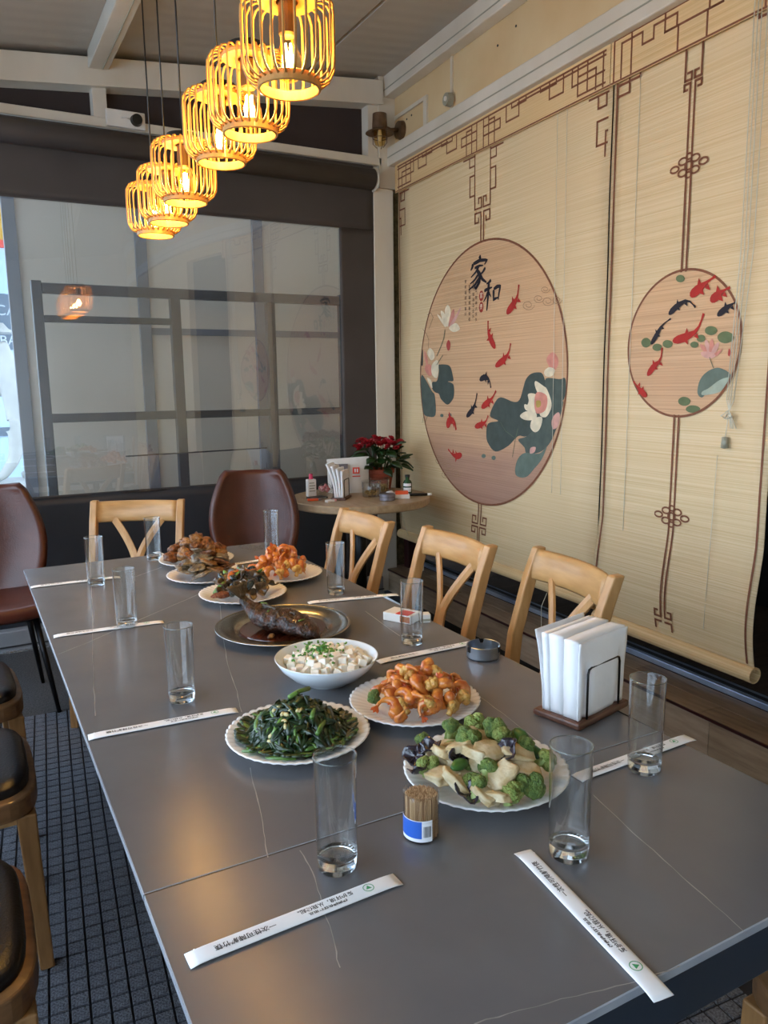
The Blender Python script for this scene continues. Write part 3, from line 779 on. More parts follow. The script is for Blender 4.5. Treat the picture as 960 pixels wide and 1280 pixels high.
# ================================================================== blinds
ART = [('poly','lotus_leaf','leaf',[(3.883,1.475),(3.785,1.475),(3.735,1.46),(3.708,1.409),(3.705,1.381),(3.763,1.379),(3.702,1.361),(3.696,1.297),(3.729,1.262),(3.774,1.247),(3.842,1.278),(3.866,1.307),(3.913,1.318),(3.948,1.342),(3.942,1.377),(3.889,1.383),(3.865,1.446)]),('poly','lotus_leaf','leaf2',[(4.065,1.42),(4.009,1.378),(3.949,1.324),(3.913,1.295),(3.907,1.183),(3.998,1.171),(4.068,1.184),(4.095,1.257),(4.107,1.354),(4.097,1.397)]),('poly','lotus_leaf','leaf',[(4.057,1.566),(4.058,1.48),(4.083,1.475),(4.096,1.415),(4.106,1.439),(4.085,1.552)]),('poly','lotus_leaf','leaf',[(3.233,1.294),(3.123,1.273),(3.071,1.283),(3.042,1.339),(3.022,1.381),(2.983,1.408),(2.924,1.415),(2.886,1.403),(2.855,1.339),(2.814,1.234),(2.888,1.173),(3.004,1.107),(3.077,1.103),(3.161,1.048),(3.273,1.011),(3.344,1.049),(3.363,1.094),(3.346,1.155),(3.253,1.172),(3.329,1.195),(3.29,1.261)]),('poly','lotus_leaf','leaf2',[(2.866,1.385),(2.765,1.381),(2.726,1.386),(2.718,1.35),(2.728,1.293),(2.814,1.234),(2.855,1.321)]),('poly','lotus_leaf','leaf2',[(2.814,1.234),(2.735,1.282),(2.748,1.225),(2.775,1.16),(2.827,1.081),(2.902,1.034),(3.002,1.021),(3.023,1.05),(3.076,1.085),(3.004,1.107),(2.888,1.179)]),('poly','lotus_leaf','leaf3',[(3.022,1.022),(2.902,1.028),(2.846,1.068),(2.882,1.003),(2.939,0.952),(3.008,0.902),(3.093,0.906),(3.084,0.977)]),('poly','lotus_petal','petal',[(2.943,1.374),(2.894,1.356),(2.855,1.333),(2.911,1.309),(2.947,1.351)]),('poly','lotus_petal','petal',[(2.865,1.345),(2.821,1.281),(2.824,1.24),(2.86,1.204),(2.908,1.22),(2.892,1.309)]),('poly','lotus_petal','petal',[(3.0,1.312),(2.941,1.312),(2.906,1.28),(2.928,1.238),(3.008,1.242),(2.994,1.278)]),('poly','lotus_petal','petal',[(3.024,1.263),(2.938,1.237),(2.948,1.222),(3.018,1.235)]),('poly','lotus_petal','petal',[(3.064,1.203),(3.018,1.227),(2.938,1.225),(2.937,1.192),(3.017,1.185)]),('poly','lotus_petal','petal',[(2.961,1.191),(2.887,1.203),(2.901,1.149),(2.94,1.129),(2.977,1.151)]),('poly','lotus_petal','pink',[(2.931,1.321),(2.854,1.304),(2.861,1.239),(2.928,1.22),(2.949,1.267)]),('poly','lotus_heart','heart',[(2.935,1.279),(2.901,1.28),(2.9,1.256),(2.929,1.249)]),('poly','lotus_bud','pink',[(2.82,1.505),(2.782,1.481),(2.777,1.447),(2.812,1.413),(2.845,1.443),(2.862,1.478)]),('poly','lotus_bud','petal',[(2.84,1.437),(2.798,1.424),(2.82,1.396),(2.867,1.397),(2.877,1.42)]),('poly','lotus_bud','palepink',[(2.768,1.23),(2.754,1.213),(2.766,1.167),(2.802,1.15),(2.815,1.182),(2.8,1.212)]),('poly','lotus_bud','palepink',[(2.972,1.051),(2.932,1.057),(2.941,1.032),(2.976,1.023)]),('line','lotus_stem','leafline',0.004,[(3.122,0.993),(3.097,1.09),(3.078,1.141)]),('line','lotus_stem','leafline',0.003,[(3.231,1.166),(3.185,1.123),(3.097,1.09)]),('poly','lotus_petal','petal',[(3.786,1.686),(3.825,1.728),(3.842,1.78),(3.797,1.759),(3.769,1.712)]),('poly','lotus_petal','petal',[(3.774,1.691),(3.797,1.776),(3.764,1.806),(3.731,1.77),(3.747,1.7)]),('poly','lotus_petal','pink',[(3.758,1.689),(3.731,1.753),(3.698,1.778),(3.693,1.734),(3.725,1.698)]),('poly','lotus_petal','palepink',[(3.747,1.686),(3.698,1.729),(3.624,1.782),(3.656,1.736),(3.709,1.691)]),('poly','lotus_petal','petal',[(3.752,1.678),(3.677,1.7),(3.634,1.665),(3.698,1.652)]),('poly','lotus_petal','petal',[(3.791,1.683),(3.865,1.742),(3.882,1.766),(3.831,1.734)]),('poly','lotus_petal','petal',[(3.96,1.506),(4.002,1.549),(3.971,1.577),(3.924,1.552),(3.918,1.517)]),('poly','lotus_petal','pink',[(4.008,1.473),(4.039,1.533),(4.032,1.562),(3.996,1.508)]),('poly','lotus_petal','pink',[(3.984,1.413),(4.033,1.45),(4.021,1.479),(3.96,1.477),(3.948,1.424)]),('poly','lotus_petal','petal',[(3.948,1.424),(3.948,1.477),(3.883,1.504),(3.868,1.458),(3.889,1.4)]),('poly','lotus_petal','petal',[(4.009,1.402),(3.96,1.389),(3.942,1.342),(3.973,1.36)]),('poly','lotus_bud','red2',[(3.758,1.612),(3.736,1.594),(3.741,1.561),(3.763,1.553),(3.78,1.585)]),('line','lotus_stem','leafline',0.006,[(3.794,1.67),(3.808,1.62),(3.842,1.577),(3.888,1.527)]),('line','lotus_stem','leafline',0.005,[(3.817,1.53),(3.854,1.503),(3.889,1.475)]),('line','lotus_stem','ink',0.002,[(4.056,1.693),(4.007,1.66),(3.983,1.624),(3.989,1.578)]),('line','lotus_stem','ink',0.002,[(4.0,1.77),(3.958,1.781),(3.929,1.75),(3.959,1.715),(3.983,1.688)]),('line','lotus_stem','leafline',0.003,[(3.998,1.174),(4.036,1.131)]),('line','lotus_stem','leafline',0.003,[(4.048,1.176),(4.066,1.129)]),('poly','duckweed','leaf3',[(3.811,1.183),(3.816,1.176),(3.827,1.173),(3.841,1.174),(3.849,1.178),(3.849,1.185),(3.84,1.191),(3.827,1.192),(3.816,1.189)]),('poly','duckweed','leaf3',[(3.721,1.189),(3.725,1.182),(3.737,1.179),(3.75,1.179),(3.758,1.184),(3.758,1.191),(3.749,1.196),(3.736,1.198),(3.725,1.195)]),('poly','duckweed','leaf3',[(3.365,0.98),(3.369,0.973),(3.381,0.968),(3.395,0.968),(3.405,0.973),(3.405,0.981),(3.395,0.988),(3.382,0.99),(3.369,0.987)]),('poly','duckweed','leaf3',[(3.27,0.978),(3.275,0.97),(3.286,0.965),(3.3,0.966),(3.309,0.971),(3.309,0.979),(3.3,0.985),(3.286,0.988),(3.275,0.985)]),('koi','red',0.05,[(3.189,1.71),(3.136,1.746),(3.102,1.78),(3.088,1.839)]),('koi','red',0.045,[(3.285,1.543),(3.327,1.592),(3.352,1.633),(3.353,1.687)]),('koi','red',0.045,[(3.283,1.452),(3.213,1.481),(3.17,1.512),(3.149,1.562)]),('koi','ink',0.04,[(3.43,1.384),(3.38,1.398),(3.338,1.383),(3.322,1.342)]),('koi','ink',0.04,[(3.56,1.184),(3.506,1.218),(3.473,1.257),(3.453,1.314)]),('koi','red',0.045,[(3.41,1.237),(3.353,1.264),(3.311,1.287),(3.273,1.328)]),('koi','red',0.04,[(3.474,1.132),(3.414,1.146),(3.369,1.162),(3.344,1.197)]),('koi','red',0.06,[(3.764,1.112),(3.744,1.155),(3.691,1.157),(3.668,1.106)]),('koi','red',0.045,[(3.605,0.971),(3.656,0.957),(3.708,0.963),(3.755,0.99)]),('line','cloud_outline','cloud',0.003,[(2.96,1.73),(2.967,1.72),(2.983,1.713),(3.004,1.712),(3.026,1.716),(3.042,1.724),(3.051,1.733),(3.05,1.742),(3.041,1.748),(3.026,1.751),(3.009,1.75),(2.995,1.746),(2.986,1.739),(2.984,1.733),(2.987,1.727),(2.996,1.724),(3.007,1.724),(3.017,1.726),(3.024,1.729),(3.027,1.733),(3.026,1.737),(3.022,1.739)]),('line','cloud_outline','cloud',0.003,[(2.887,1.753),(2.893,1.744),(2.906,1.739),(2.924,1.738),(2.943,1.741),(2.957,1.748),(2.964,1.756),(2.963,1.764),(2.955,1.769),(2.943,1.771),(2.929,1.77),(2.917,1.766),(2.909,1.761),(2.907,1.755),(2.91,1.751),(2.917,1.748),(2.926,1.748),(2.935,1.749),(2.941,1.753),(2.944,1.756),(2.943,1.759),(2.939,1.761)]),('line','cloud_outline','cloud',0.003,[(2.815,1.734),(2.821,1.724),(2.836,1.719),(2.855,1.718),(2.874,1.721),(2.889,1.728),(2.896,1.737),(2.896,1.745),(2.887,1.751),(2.874,1.754),(2.859,1.753),(2.847,1.748),(2.838,1.743),(2.836,1.737),(2.84,1.732),(2.847,1.729),(2.857,1.728),(2.866,1.73),(2.872,1.733),(2.875,1.737),(2.874,1.74),(2.871,1.742)]),('line','cloud_outline','cloud',0.003,[(2.757,1.734),(2.762,1.726),(2.774,1.721),(2.789,1.721),(2.805,1.723),(2.817,1.729),(2.823,1.736),(2.822,1.743),(2.816,1.748),(2.805,1.75),(2.793,1.749),(2.783,1.746),(2.776,1.741),(2.774,1.736),(2.777,1.732),(2.783,1.73),(2.791,1.729),(2.798,1.731),(2.803,1.734),(2.806,1.737),(2.805,1.739),(2.802,1.741)]),('line','cloud_outline','cloud',0.003,[(2.847,1.79),(2.852,1.783),(2.863,1.779),(2.878,1.778),(2.892,1.781),(2.903,1.786),(2.909,1.793),(2.908,1.799),(2.902,1.803),(2.892,1.805),(2.881,1.804),(2.871,1.801),(2.865,1.797),(2.864,1.792),(2.866,1.788),(2.872,1.786),(2.879,1.786),(2.886,1.788),(2.891,1.79),(2.893,1.793),(2.892,1.795),(2.89,1.797)]),('line','cloud_outline','cloud',0.003,[(3.782,0.924),(3.791,0.911),(3.813,0.9),(3.841,0.894),(3.869,0.894),(3.89,0.899),(3.901,0.908),(3.899,0.918),(3.887,0.928),(3.867,0.934),(3.846,0.936),(3.827,0.934),(3.816,0.929),(3.813,0.922),(3.818,0.915),(3.829,0.91),(3.843,0.907),(3.856,0.907),(3.866,0.91),(3.87,0.914),(3.868,0.918),(3.863,0.921)]),('line','cloud_outline','cloud',0.003,[(3.687,0.894),(3.697,0.88),(3.72,0.868),(3.749,0.862),(3.779,0.861),(3.801,0.867),(3.813,0.876),(3.811,0.887),(3.798,0.897),(3.777,0.904),(3.755,0.906),(3.735,0.904),(3.723,0.899),(3.72,0.892),(3.725,0.884),(3.737,0.878),(3.752,0.875),(3.766,0.875),(3.775,0.878),(3.78,0.882),(3.778,0.887),(3.772,0.89)]),('line','cloud_outline','cloud',0.003,[(3.613,0.863),(3.621,0.851),(3.639,0.842),(3.663,0.836),(3.686,0.836),(3.705,0.84),(3.714,0.848),(3.712,0.857),(3.702,0.865),(3.685,0.871),(3.667,0.873),(3.651,0.872),(3.642,0.867),(3.639,0.861),(3.643,0.855),(3.653,0.85),(3.665,0.847),(3.676,0.847),(3.684,0.849),(3.687,0.853),(3.686,0.857),(3.681,0.86)]),('line','cloud_outline','cloud',0.003,[(3.734,0.843),(3.742,0.833),(3.759,0.824),(3.781,0.819),(3.804,0.818),(3.821,0.822),(3.829,0.829),(3.828,0.837),(3.818,0.845),(3.802,0.85),(3.785,0.852),(3.771,0.851),(3.761,0.847),(3.759,0.841),(3.763,0.836),(3.772,0.831),(3.783,0.829),(3.794,0.829),(3.801,0.831),(3.804,0.834),(3.803,0.837),(3.799,0.84)]),('koi','red',0.045,[(2.025,1.675),(1.989,1.695),(1.955,1.714),(1.915,1.732)]),('koi','red',0.042,[(1.932,1.648),(1.904,1.663),(1.883,1.676),(1.85,1.686)]),('koi','ink',0.03,[(2.124,1.617),(2.086,1.643),(2.036,1.66),(1.997,1.632)]),('koi','ink',0.03,[(1.898,1.594),(1.867,1.613),(1.84,1.627),(1.82,1.634)]),('koi','red',0.04,[(2.098,1.517),(2.04,1.527),(1.985,1.55),(1.958,1.607)]),('koi','ink',0.026,[(2.208,1.509),(2.179,1.545),(2.154,1.579),(2.112,1.601)]),('koi','red',0.032,[(2.22,1.389),(2.189,1.423),(2.156,1.448),(2.149,1.494)]),('koi','red',0.03,[(2.218,1.306),(2.244,1.325),(2.271,1.346),(2.292,1.367)]),('poly','duckweed','leaf4',[(2.055,1.741),(2.058,1.734),(2.066,1.73),(2.077,1.73),(2.088,1.734),(2.095,1.74),(2.097,1.748),(2.093,1.754),(2.083,1.757),(2.072,1.756),(2.062,1.751),(2.056,1.744)]),('poly','duckweed','leaf4',[(2.209,1.516),(2.213,1.507),(2.222,1.501),(2.236,1.499),(2.249,1.503),(2.258,1.512),(2.261,1.522),(2.255,1.531),(2.244,1.536),(2.23,1.536),(2.218,1.53),(2.21,1.521)]),('poly','duckweed','leaf4',[(2.15,1.496),(2.153,1.489),(2.163,1.484),(2.176,1.483),(2.189,1.486),(2.198,1.493),(2.2,1.5),(2.194,1.507),(2.183,1.511),(2.17,1.51),(2.158,1.506),(2.151,1.499)]),('poly','duckweed','leaf4',[(2.098,1.506),(2.101,1.498),(2.11,1.493),(2.124,1.492),(2.137,1.496),(2.146,1.502),(2.148,1.511),(2.143,1.518),(2.132,1.522),(2.118,1.521),(2.106,1.517),(2.098,1.509)]),('poly','duckweed','leaf4',[(1.976,1.497),(1.978,1.491),(1.985,1.487),(1.995,1.487),(2.004,1.489),(2.011,1.495),(2.013,1.501),(2.009,1.506),(2.001,1.509),(1.991,1.509),(1.982,1.506),(1.976,1.5)]),('poly','duckweed','leaf4',[(1.946,1.518),(1.948,1.511),(1.955,1.507),(1.966,1.506),(1.976,1.509),(1.983,1.515),(1.984,1.522),(1.98,1.529),(1.972,1.532),(1.961,1.532),(1.952,1.528),(1.947,1.521)]),('poly','duckweed','leaf4',[(1.895,1.542),(1.899,1.534),(1.909,1.529),(1.923,1.528),(1.937,1.532),(1.947,1.539),(1.949,1.548),(1.944,1.556),(1.932,1.56),(1.917,1.559),(1.904,1.554),(1.896,1.546)]),('poly','duckweed','leaf4',[(1.822,1.515),(1.827,1.504),(1.84,1.498),(1.858,1.496),(1.877,1.501),(1.889,1.511),(1.892,1.522),(1.885,1.531),(1.869,1.537),(1.85,1.536),(1.833,1.529),(1.824,1.519)]),('poly','duckweed','leaf4',[(1.998,1.291),(2.002,1.282),(2.013,1.276),(2.029,1.274),(2.044,1.277),(2.054,1.284),(2.057,1.293),(2.051,1.301),(2.038,1.307),(2.022,1.307),(2.008,1.303),(1.999,1.295)]),('poly','duckweed','leaf4',[(1.951,1.263),(1.956,1.256),(1.969,1.251),(1.986,1.249),(2.004,1.251),(2.016,1.257),(2.018,1.264),(2.011,1.271),(1.996,1.276),(1.978,1.276),(1.962,1.273),(1.952,1.267)]),('poly','lotus_petal','pink',[(1.925,1.455),(1.959,1.48),(1.967,1.499),(1.939,1.484)]),('poly','lotus_petal','palepink',[(1.925,1.459),(1.946,1.498),(1.938,1.512),(1.918,1.478)]),('poly','lotus_petal','pink',[(1.922,1.454),(1.925,1.497),(1.914,1.515),(1.903,1.477)]),('poly','lotus_petal','palepink',[(1.919,1.454),(1.904,1.491),(1.884,1.5),(1.891,1.472)]),('poly','lotus_petal','pink',[(1.919,1.452),(1.891,1.467),(1.868,1.476),(1.89,1.453)]),('poly','lotus_petal','palepink',[(1.955,1.456),(1.959,1.47),(1.92,1.469),(1.895,1.453),(1.924,1.445)]),('line','lotus_stem','leafline',0.003,[(1.921,1.45),(1.911,1.43),(1.901,1.411)]),('poly','lotus_bud','red2',[(1.84,1.477),(1.832,1.465),(1.835,1.451),(1.843,1.456)]),('poly','lotus_leaf','leaf3',[(1.967,1.321),(1.963,1.36),(1.944,1.388),(1.91,1.407),(1.875,1.411),(1.834,1.394),(1.827,1.377),(1.872,1.364),(1.916,1.335),(1.944,1.306)]),('poly','lotus_leaf','palegreen',[(1.947,1.326),(1.917,1.34),(1.872,1.368),(1.828,1.377),(1.842,1.349),(1.869,1.326),(1.939,1.314)])]


def strip_poly(pts, w):
    """flat ribbon along a polyline in (s,z)"""
    b = []
    P = [Vector((p[0], p[1])) for p in pts]
    L, R_ = [], []
    for i, p in enumerate(P):
        if i == 0:
            t = (P[1] - P[0]).normalized(); n = Vector((-t.y, t.x)); k = 1
        elif i == len(P) - 1:
            t = (P[-1] - P[-2]).normalized(); n = Vector((-t.y, t.x)); k = 1
        else:
            t1 = (P[i] - P[i - 1]).normalized(); t2 = (P[i + 1] - P[i]).normalized()
            n1, n2 = Vector((-t1.y, t1.x)), Vector((-t2.y, t2.x))
            n = (n1 + n2)
            n = n.normalized() if n.length > 1e-4 else n1
            k = 1 / max(.5, n.dot(n1))
        L.append(p + n * w / 2 * k)
        R_.append(p - n * w / 2 * k)
    return L, R_

SHEET = {}
def belly(par, z):
    zr, curl, span = SHEET[par]
    k = max(0.0, 1 - (z - zr) / span)
    return curl * sin(pi * min(1, k) ** 1.3) * 0.8

class Print:
    """flat print on the blind; every patch a hair above the sheet"""
    def __init__(self):
        self.b = MB()
    def line(self, pts, w, d):
        if len(pts) == 2 or True:
            for a, b_ in zip(pts[:-1], pts[1:]):
                a, b_ = Vector(a), Vector(b_)
                t = (b_ - a)
                if t.length < 1e-6:
                    continue
                t.normalize()
                a, b_ = a - t * w / 2, b_ + t * w / 2
                n = Vector((-t.y, t.x)) * w / 2
                ns = max(1, int((b_ - a).length / .03)) if min(a.y, b_.y) < 1.0 else 1
                row = [a.lerp(b_, i / ns) for i in range(ns + 1)]
                self.b.add([(-d, p.x + n.x, p.y + n.y) for p in row] + [(-d, p.x - n.x, p.y - n.y) for p in row],
                           [(i, i + 1, ns + 2 + i, ns + 1 + i) for i in range(ns)])
        return self
    def ribbon(self, pts, w, d):
        L, R_ = strip_poly(pts, w)
        vs = [(-d, p.x, p.y) for p in L + R_]
        n = len(L)
        self.b.add(vs, [(i, i + 1, n + i + 1, n + i) for i in range(n - 1)])
        return self
    def poly(self, pts, d):
        self.b.add([(-d, p[0], p[1]) for p in pts], [tuple(range(len(pts)))])
        return self
    def ring(self, c, r, w, d, n=96):
        vs = []
        for k in range(n):
            a = 2 * pi * k / n
            vs += [(-d, c[0] + (r - w / 2) * cos(a), c[1] + (r - w / 2) * sin(a)), (-d, c[0] + (r + w / 2) * cos(a), c[1] + (r + w / 2) * sin(a))]
        self.b.add(vs, [(2 * k, 2 * k + 1, (2 * k + 3) % (2 * n), (2 * k + 2) % (2 * n)) for k in range(n)])
        return self
    def build(self, name, m, parent):
        self.b.v = [(x - belly(parent.name, z), y, z) for x, y, z in self.b.v]
        return self.b.build(name, m, parent)

def blind(label, s0, s1, ztop, zroll, curl):
    t = thing('bamboo_blind', label, 'blind')
    onwall(t)
    b = MB()
    rr = 0.030
    SHEET[t.name] = (zroll, curl, 0.28 if curl < .02 else 0.45)
    def prof(z):
        return belly(t.name, z)   # the sheet bellies out just above its roll
    def fn(u, v):
        z = zroll + (ztop - zroll) * v
        s = s0 + (s1 - s0) * u
        return (-(prof(z) + .0015 * sin(z * 9 + s * 3)), s, z)
    b.grid(fn, 12, 70)
    b.build('reed_sheet', 'reed', t, smooth=True, solid=.003)
    # rolled-up end: hollow tube
    n = 20
    b = MB()
    vs, fs = [], []
    for i, ss in enumerate((s0 - .002, s1 + .002)):
        for r_ in (rr, rr - .006):
            for k in range(n):
                a = 2 * pi * k / n
                vs.append((-r_ * cos(a) - .002, ss, zroll - .012 + r_ * sin(a)))
    for k in range(n):
        k2 = (k + 1) % n
        fs += [(k, k2, 2 * n + k2, 2 * n + k), (n + k, 3 * n + k, 3 * n + k2, n + k2), (k, n + k, n + k2, k2), (2 * n + k, 2 * n + k2, 3 * n + k2, 3 * n + k)]
    b.add(vs, fs)
    b.build('bottom_roll', 'reed_valance', t, smooth=False)
    MB().box(-0.042, -0.004, s0 - .003, s1 + .003, ztop + .0, ztop + .075).build('headrail', 'cream_panel', t, bevel=.006)
    # valance flap with its dark hem
    MB().box(-0.020, -0.016, s0 - .003, s1 + .003, 2.535, ztop).build('valance', 'reed_valance', t)
    Print().line([(s0, 2.541), (s1, 2.541)], .007, .0205).build('hem_line', 'brown_print', t)
    return t

b1 = blind('wide bamboo blind with a large round print of lotus leaves and red koi', 2.480, 4.372, 2.700, 0.400, 0.012)
b2 = blind('narrow bamboo blind hanging lowest, with a small round koi print', 1.652, 2.470, 2.715, 0.345, 0.035)

W_ = .0088
DV, DS = 0.0206, 0.0040
C1, C2 = 3.421, 2.063
def mir(pts, c): return [(2 * c - s, z) for s, z in pts]
half = [[(2.505, 2.680), (3.42, 2.680)], [(2.505, 2.664), (3.10, 2.664)],
        [(3.39, 2.545), (3.39, 2.68)], [(3.343, 2.545), (3.343, 2.68)], [(3.292, 2.545), (3.292, 2.66), (3.343, 2.66)], [(3.39, 2.641), (3.243, 2.641), (3.243, 2.598), (3.39, 2.598)],
        [(3.193, 2.68), (3.193, 2.607), (3.09, 2.607), (3.09, 2.68)], [(3.149, 2.68), (3.149, 2.658), (3.035, 2.658), (3.035, 2.68)],
        [(2.928, 2.68), (2.928, 2.658), (2.816, 2.658), (2.816, 2.68)], [(2.863, 2.68), (2.863, 2.607), (2.767, 2.607), (2.767, 2.68)],
        [(2.709, 2.68), (2.709, 2.607), (2.51, 2.607)], [(2.672, 2.68), (2.672, 2.560)], [(2.612, 2.68), (2.612, 2.560)], [(2.672, 2.635), (2.560, 2.635), (2.560, 2.553)], [(2.672, 2.560), (2.505, 2.560)], [(2.517, 2.68), (2.517, 2.55)]]
def frets(hs, c, d, par):
    for h in hs:
        for q in (h, mir(h, c)):
            Print().line(q, W_, d).build('printed_fret', 'brown_print', par)
frets(half, C1, DV, b1)
halfs = [[(3.349, 2.535), (3.349, 2.265), (3.412, 2.265), (3.412, 2.315), (3.386, 2.315), (3.386, 2.290)],
         [(3.24, 2.530), (3.349, 2.530)], [(3.298, 2.53), (3.298, 2.484), (3.349, 2.484)], [(3.349, 2.437), (3.302, 2.437), (3.302, 2.337), (3.349, 2.337)],
         [(3.408, 2.10), (3.408, 2.243), (3.352, 2.243), (3.352, 2.195), (3.386, 2.195), (3.386, 2.215)],
         [(2.615, 2.528), (2.50, 2.528)], [(2.560, 2.528), (2.560, 2.479), (2.510, 2.479), (2.510, 2.528)],
         [(2.50, 2.429), (2.563, 2.429), (2.563, 2.334), (2.50, 2.334)], [(2.51, 2.285), (2.51, 2.38), (2.50, 2.38)],
         [(3.408, 0.715), (3.408, 0.60), (3.352, 0.60), (3.352, 0.640), (3.386, 0.640), (3.386, 0.62)], [(3.412, 0.46), (3.412, 0.582), (3.352, 0.582), (3.352, 0.55), (3.386, 0.55), (3.386, 0.565)],
         ]
frets(halfs, C1, DS, b1)
Print().line([(4.352, 0.43), (4.352, 2.53)], .008, DS).build('printed_fret', 'brown_print', b1)
CR1, CZ1, CSR1 = (3.40, 1.405), 0.69, 0.69
Print().poly([(CR1[0] + .69 * cos(2 * pi * k / 90), CR1[1] + .69 * sin(2 * pi * k / 90)) for k in range(90)], .0036).build('printed_roundel', 'reed_circle', b1)
Print().ring(CR1, .69, .011, .0042).build('roundel_border', 'brown_print', b1)

half2 = [[(2.455, 2.545), (2.455, 2.695), (2.063, 2.695)], [(2.414, 2.545), (2.414, 2.672), (2.304, 2.672), (2.304, 2.628), (2.247, 2.628), (2.247, 2.672), (2.135, 2.672), (2.135, 2.628), (2.192, 2.628), (2.192, 2.695)],
         [(2.36, 2.545), (2.36, 2.695)], [(2.192, 2.628), (2.063, 2.628)], [(2.128, 2.545), (2.128, 2.628)]]
frets(half2, C2, DV, b2)
half2s = [[(2.448, 2.535), (2.448, 0.375)], [(2.448, 2.527), (2.324, 2.527), (2.324, 2.535)], [(2.448, 2.487), (2.381, 2.487), (2.381, 2.535)],
          [(2.100, 2.535), (2.100, 2.432), (2.070, 2.432), (2.070, 2.456), (2.087, 2.456)], [(2.102, 2.400), (2.102, 2.420), (2.074, 2.420), (2.074, 1.77)], [(2.102, 2.400), (2.088, 2.400)],
          [(2.074, 1.235), (2.074, 0.44)], [(2.074, .44), (2.105, .44), (2.105, .465), (2.09, .465)], [(2.074, .42), (2.105, .42), (2.105, .39)]]
frets(half2s, C2, DS + .001, b2)
CR2 = (2.063, 1.503)
Print().poly([(CR2[0] + .27 * cos(2 * pi * k / 72), CR2[1] + .27 * sin(2 * pi * k / 72)) for k in range(72)], .0036).build('printed_roundel', 'reed_circle', b2)
Print().ring(CR2, .27, .009, .0042).build('roundel_border', 'brown_print', b2)
# endless knots above and below the small roundel
for zc in (2.138, 0.845):
    pk = Print()
    for (ds, dz, rx, rz) in ((.066, 0, .020, .011), (-.066, 0, .020, .011), (.028, .020, .020, .012), (-.028, .020, .020, .012), (.028, -.020, .020, .012), (-.028, -.020, .020, .012), (0, 0, .018, .014), (0, .032, .014, .010), (0, -.032, .014, .010)):
        pts = [(C2 + ds + rx * cos(2 * pi * k / 16), zc + dz + rz * sin(2 * pi * k / 16)) for k in range(17)]
        pk.ribbon(pts, .007, .0058)
    pk.build('printed_knot', 'brown_print', b2)

def koi_patch(pts, w, d):
    """head first; body widest behind the head, tapering to a forked tail"""
    P = [Vector(p) for p in pts]
    def bez(t):
        n = len(P) - 1
        x = t * n
        i = min(int(x), n - 1)
        f = x - i
        p0, p1, p2, p3 = P[max(i - 1, 0)], P[i], P[i + 1], P[min(i + 2, n)]
        return 0.5 * ((2 * p1) + (p2 - p0) * f + (2 * p0 - 5 * p1 + 4 * p2 - p3) * f * f + (3 * p1 - p0 - 3 * p2 + p3) * f ** 3)
    pr = [(0, .12), (.06, .6), (.16, .95), (.3, 1.0), (.45, .8), (.6, .5), (.75, .26), (.86, .2), (1.0, .34)]
    L, R_ = [], []
    for t, k in pr:
        p = bez(t)
        q = (bez(min(1, t + .02)) - bez(max(0, t - .02))).normalized()
        n = Vector((-q.y, q.x))
        L.append(p + n * w * k / 2)
        R_.append(p - n * w * k / 2)
    pk = Print()
    pk.poly(L + list(reversed(R_)), d)
    for t, sgn in ((.3, 1), (.34, -1), (.55, 1)):
        p = bez(t)
        q = (bez(t + .02) - bez(t - .02)).normalized()
        n = Vector((-q.y, q.x)) * sgn
        pk.poly([p + n * w * .35, p + n * w * .95 + q * w * .5, p + q * w * .55 + n * w * .25], d + .00005)
    return pk

def smooth_loop(q):
    P = [Vector(p) for p in q]
    n = len(P)
    out = []
    for i in range(n):
        p0, p1, p2, p3 = P[i - 1], P[i], P[(i + 1) % n], P[(i + 2) % n]
        for k in range(4):
            f = k / 4
            v = 0.5 * ((2 * p1) + (p2 - p0) * f + (2 * p0 - 5 * p1 + 4 * p2 - p3) * f * f + (3 * p1 - p0 - 3 * p2 + p3) * f ** 3)
            out.append((v.x, v.y))
    return out
def clampr(p, cc, rr):
    v = Vector((p[0] - cc[0], p[1] - cc[1]))
    if v.length > rr:
        v = v.normalized() * rr
    return (cc[0] + v.x, cc[1] + v.y)
lay = 0.0046
for it in ART:
    lay += 0.00002
    pts = it[-1]
    par = b1 if pts[0][0] > 2.48 else b2
    if it[0] == 'poly':
        cc, rr = (CR1, .686) if par is b1 else (CR2, .266)
        q = []
        for p in pts:
            v = Vector((p[0] - cc[0], p[1] - cc[1]))
            if v.length > rr:
                v = v.normalized() * rr
            q.append((cc[0] + v.x, cc[1] + v.y))
        q = smooth_loop(q) if len(q) < 40 else q
        q = [clampr(p, cc, rr) for p in q]
        Print().poly(q, lay).build('printed_' + it[1], 'art_' + it[2], par)
    elif it[0] == 'koi':
        koi_patch(pts, it[2] * .82, lay + .0012).build('printed_koi', 'art_' + it[1], par)
    elif it[0] == 'line':
        Print().ribbon(pts, it[3], lay + .0008).build('printed_' + it[1], 'art_' + it[2], par)

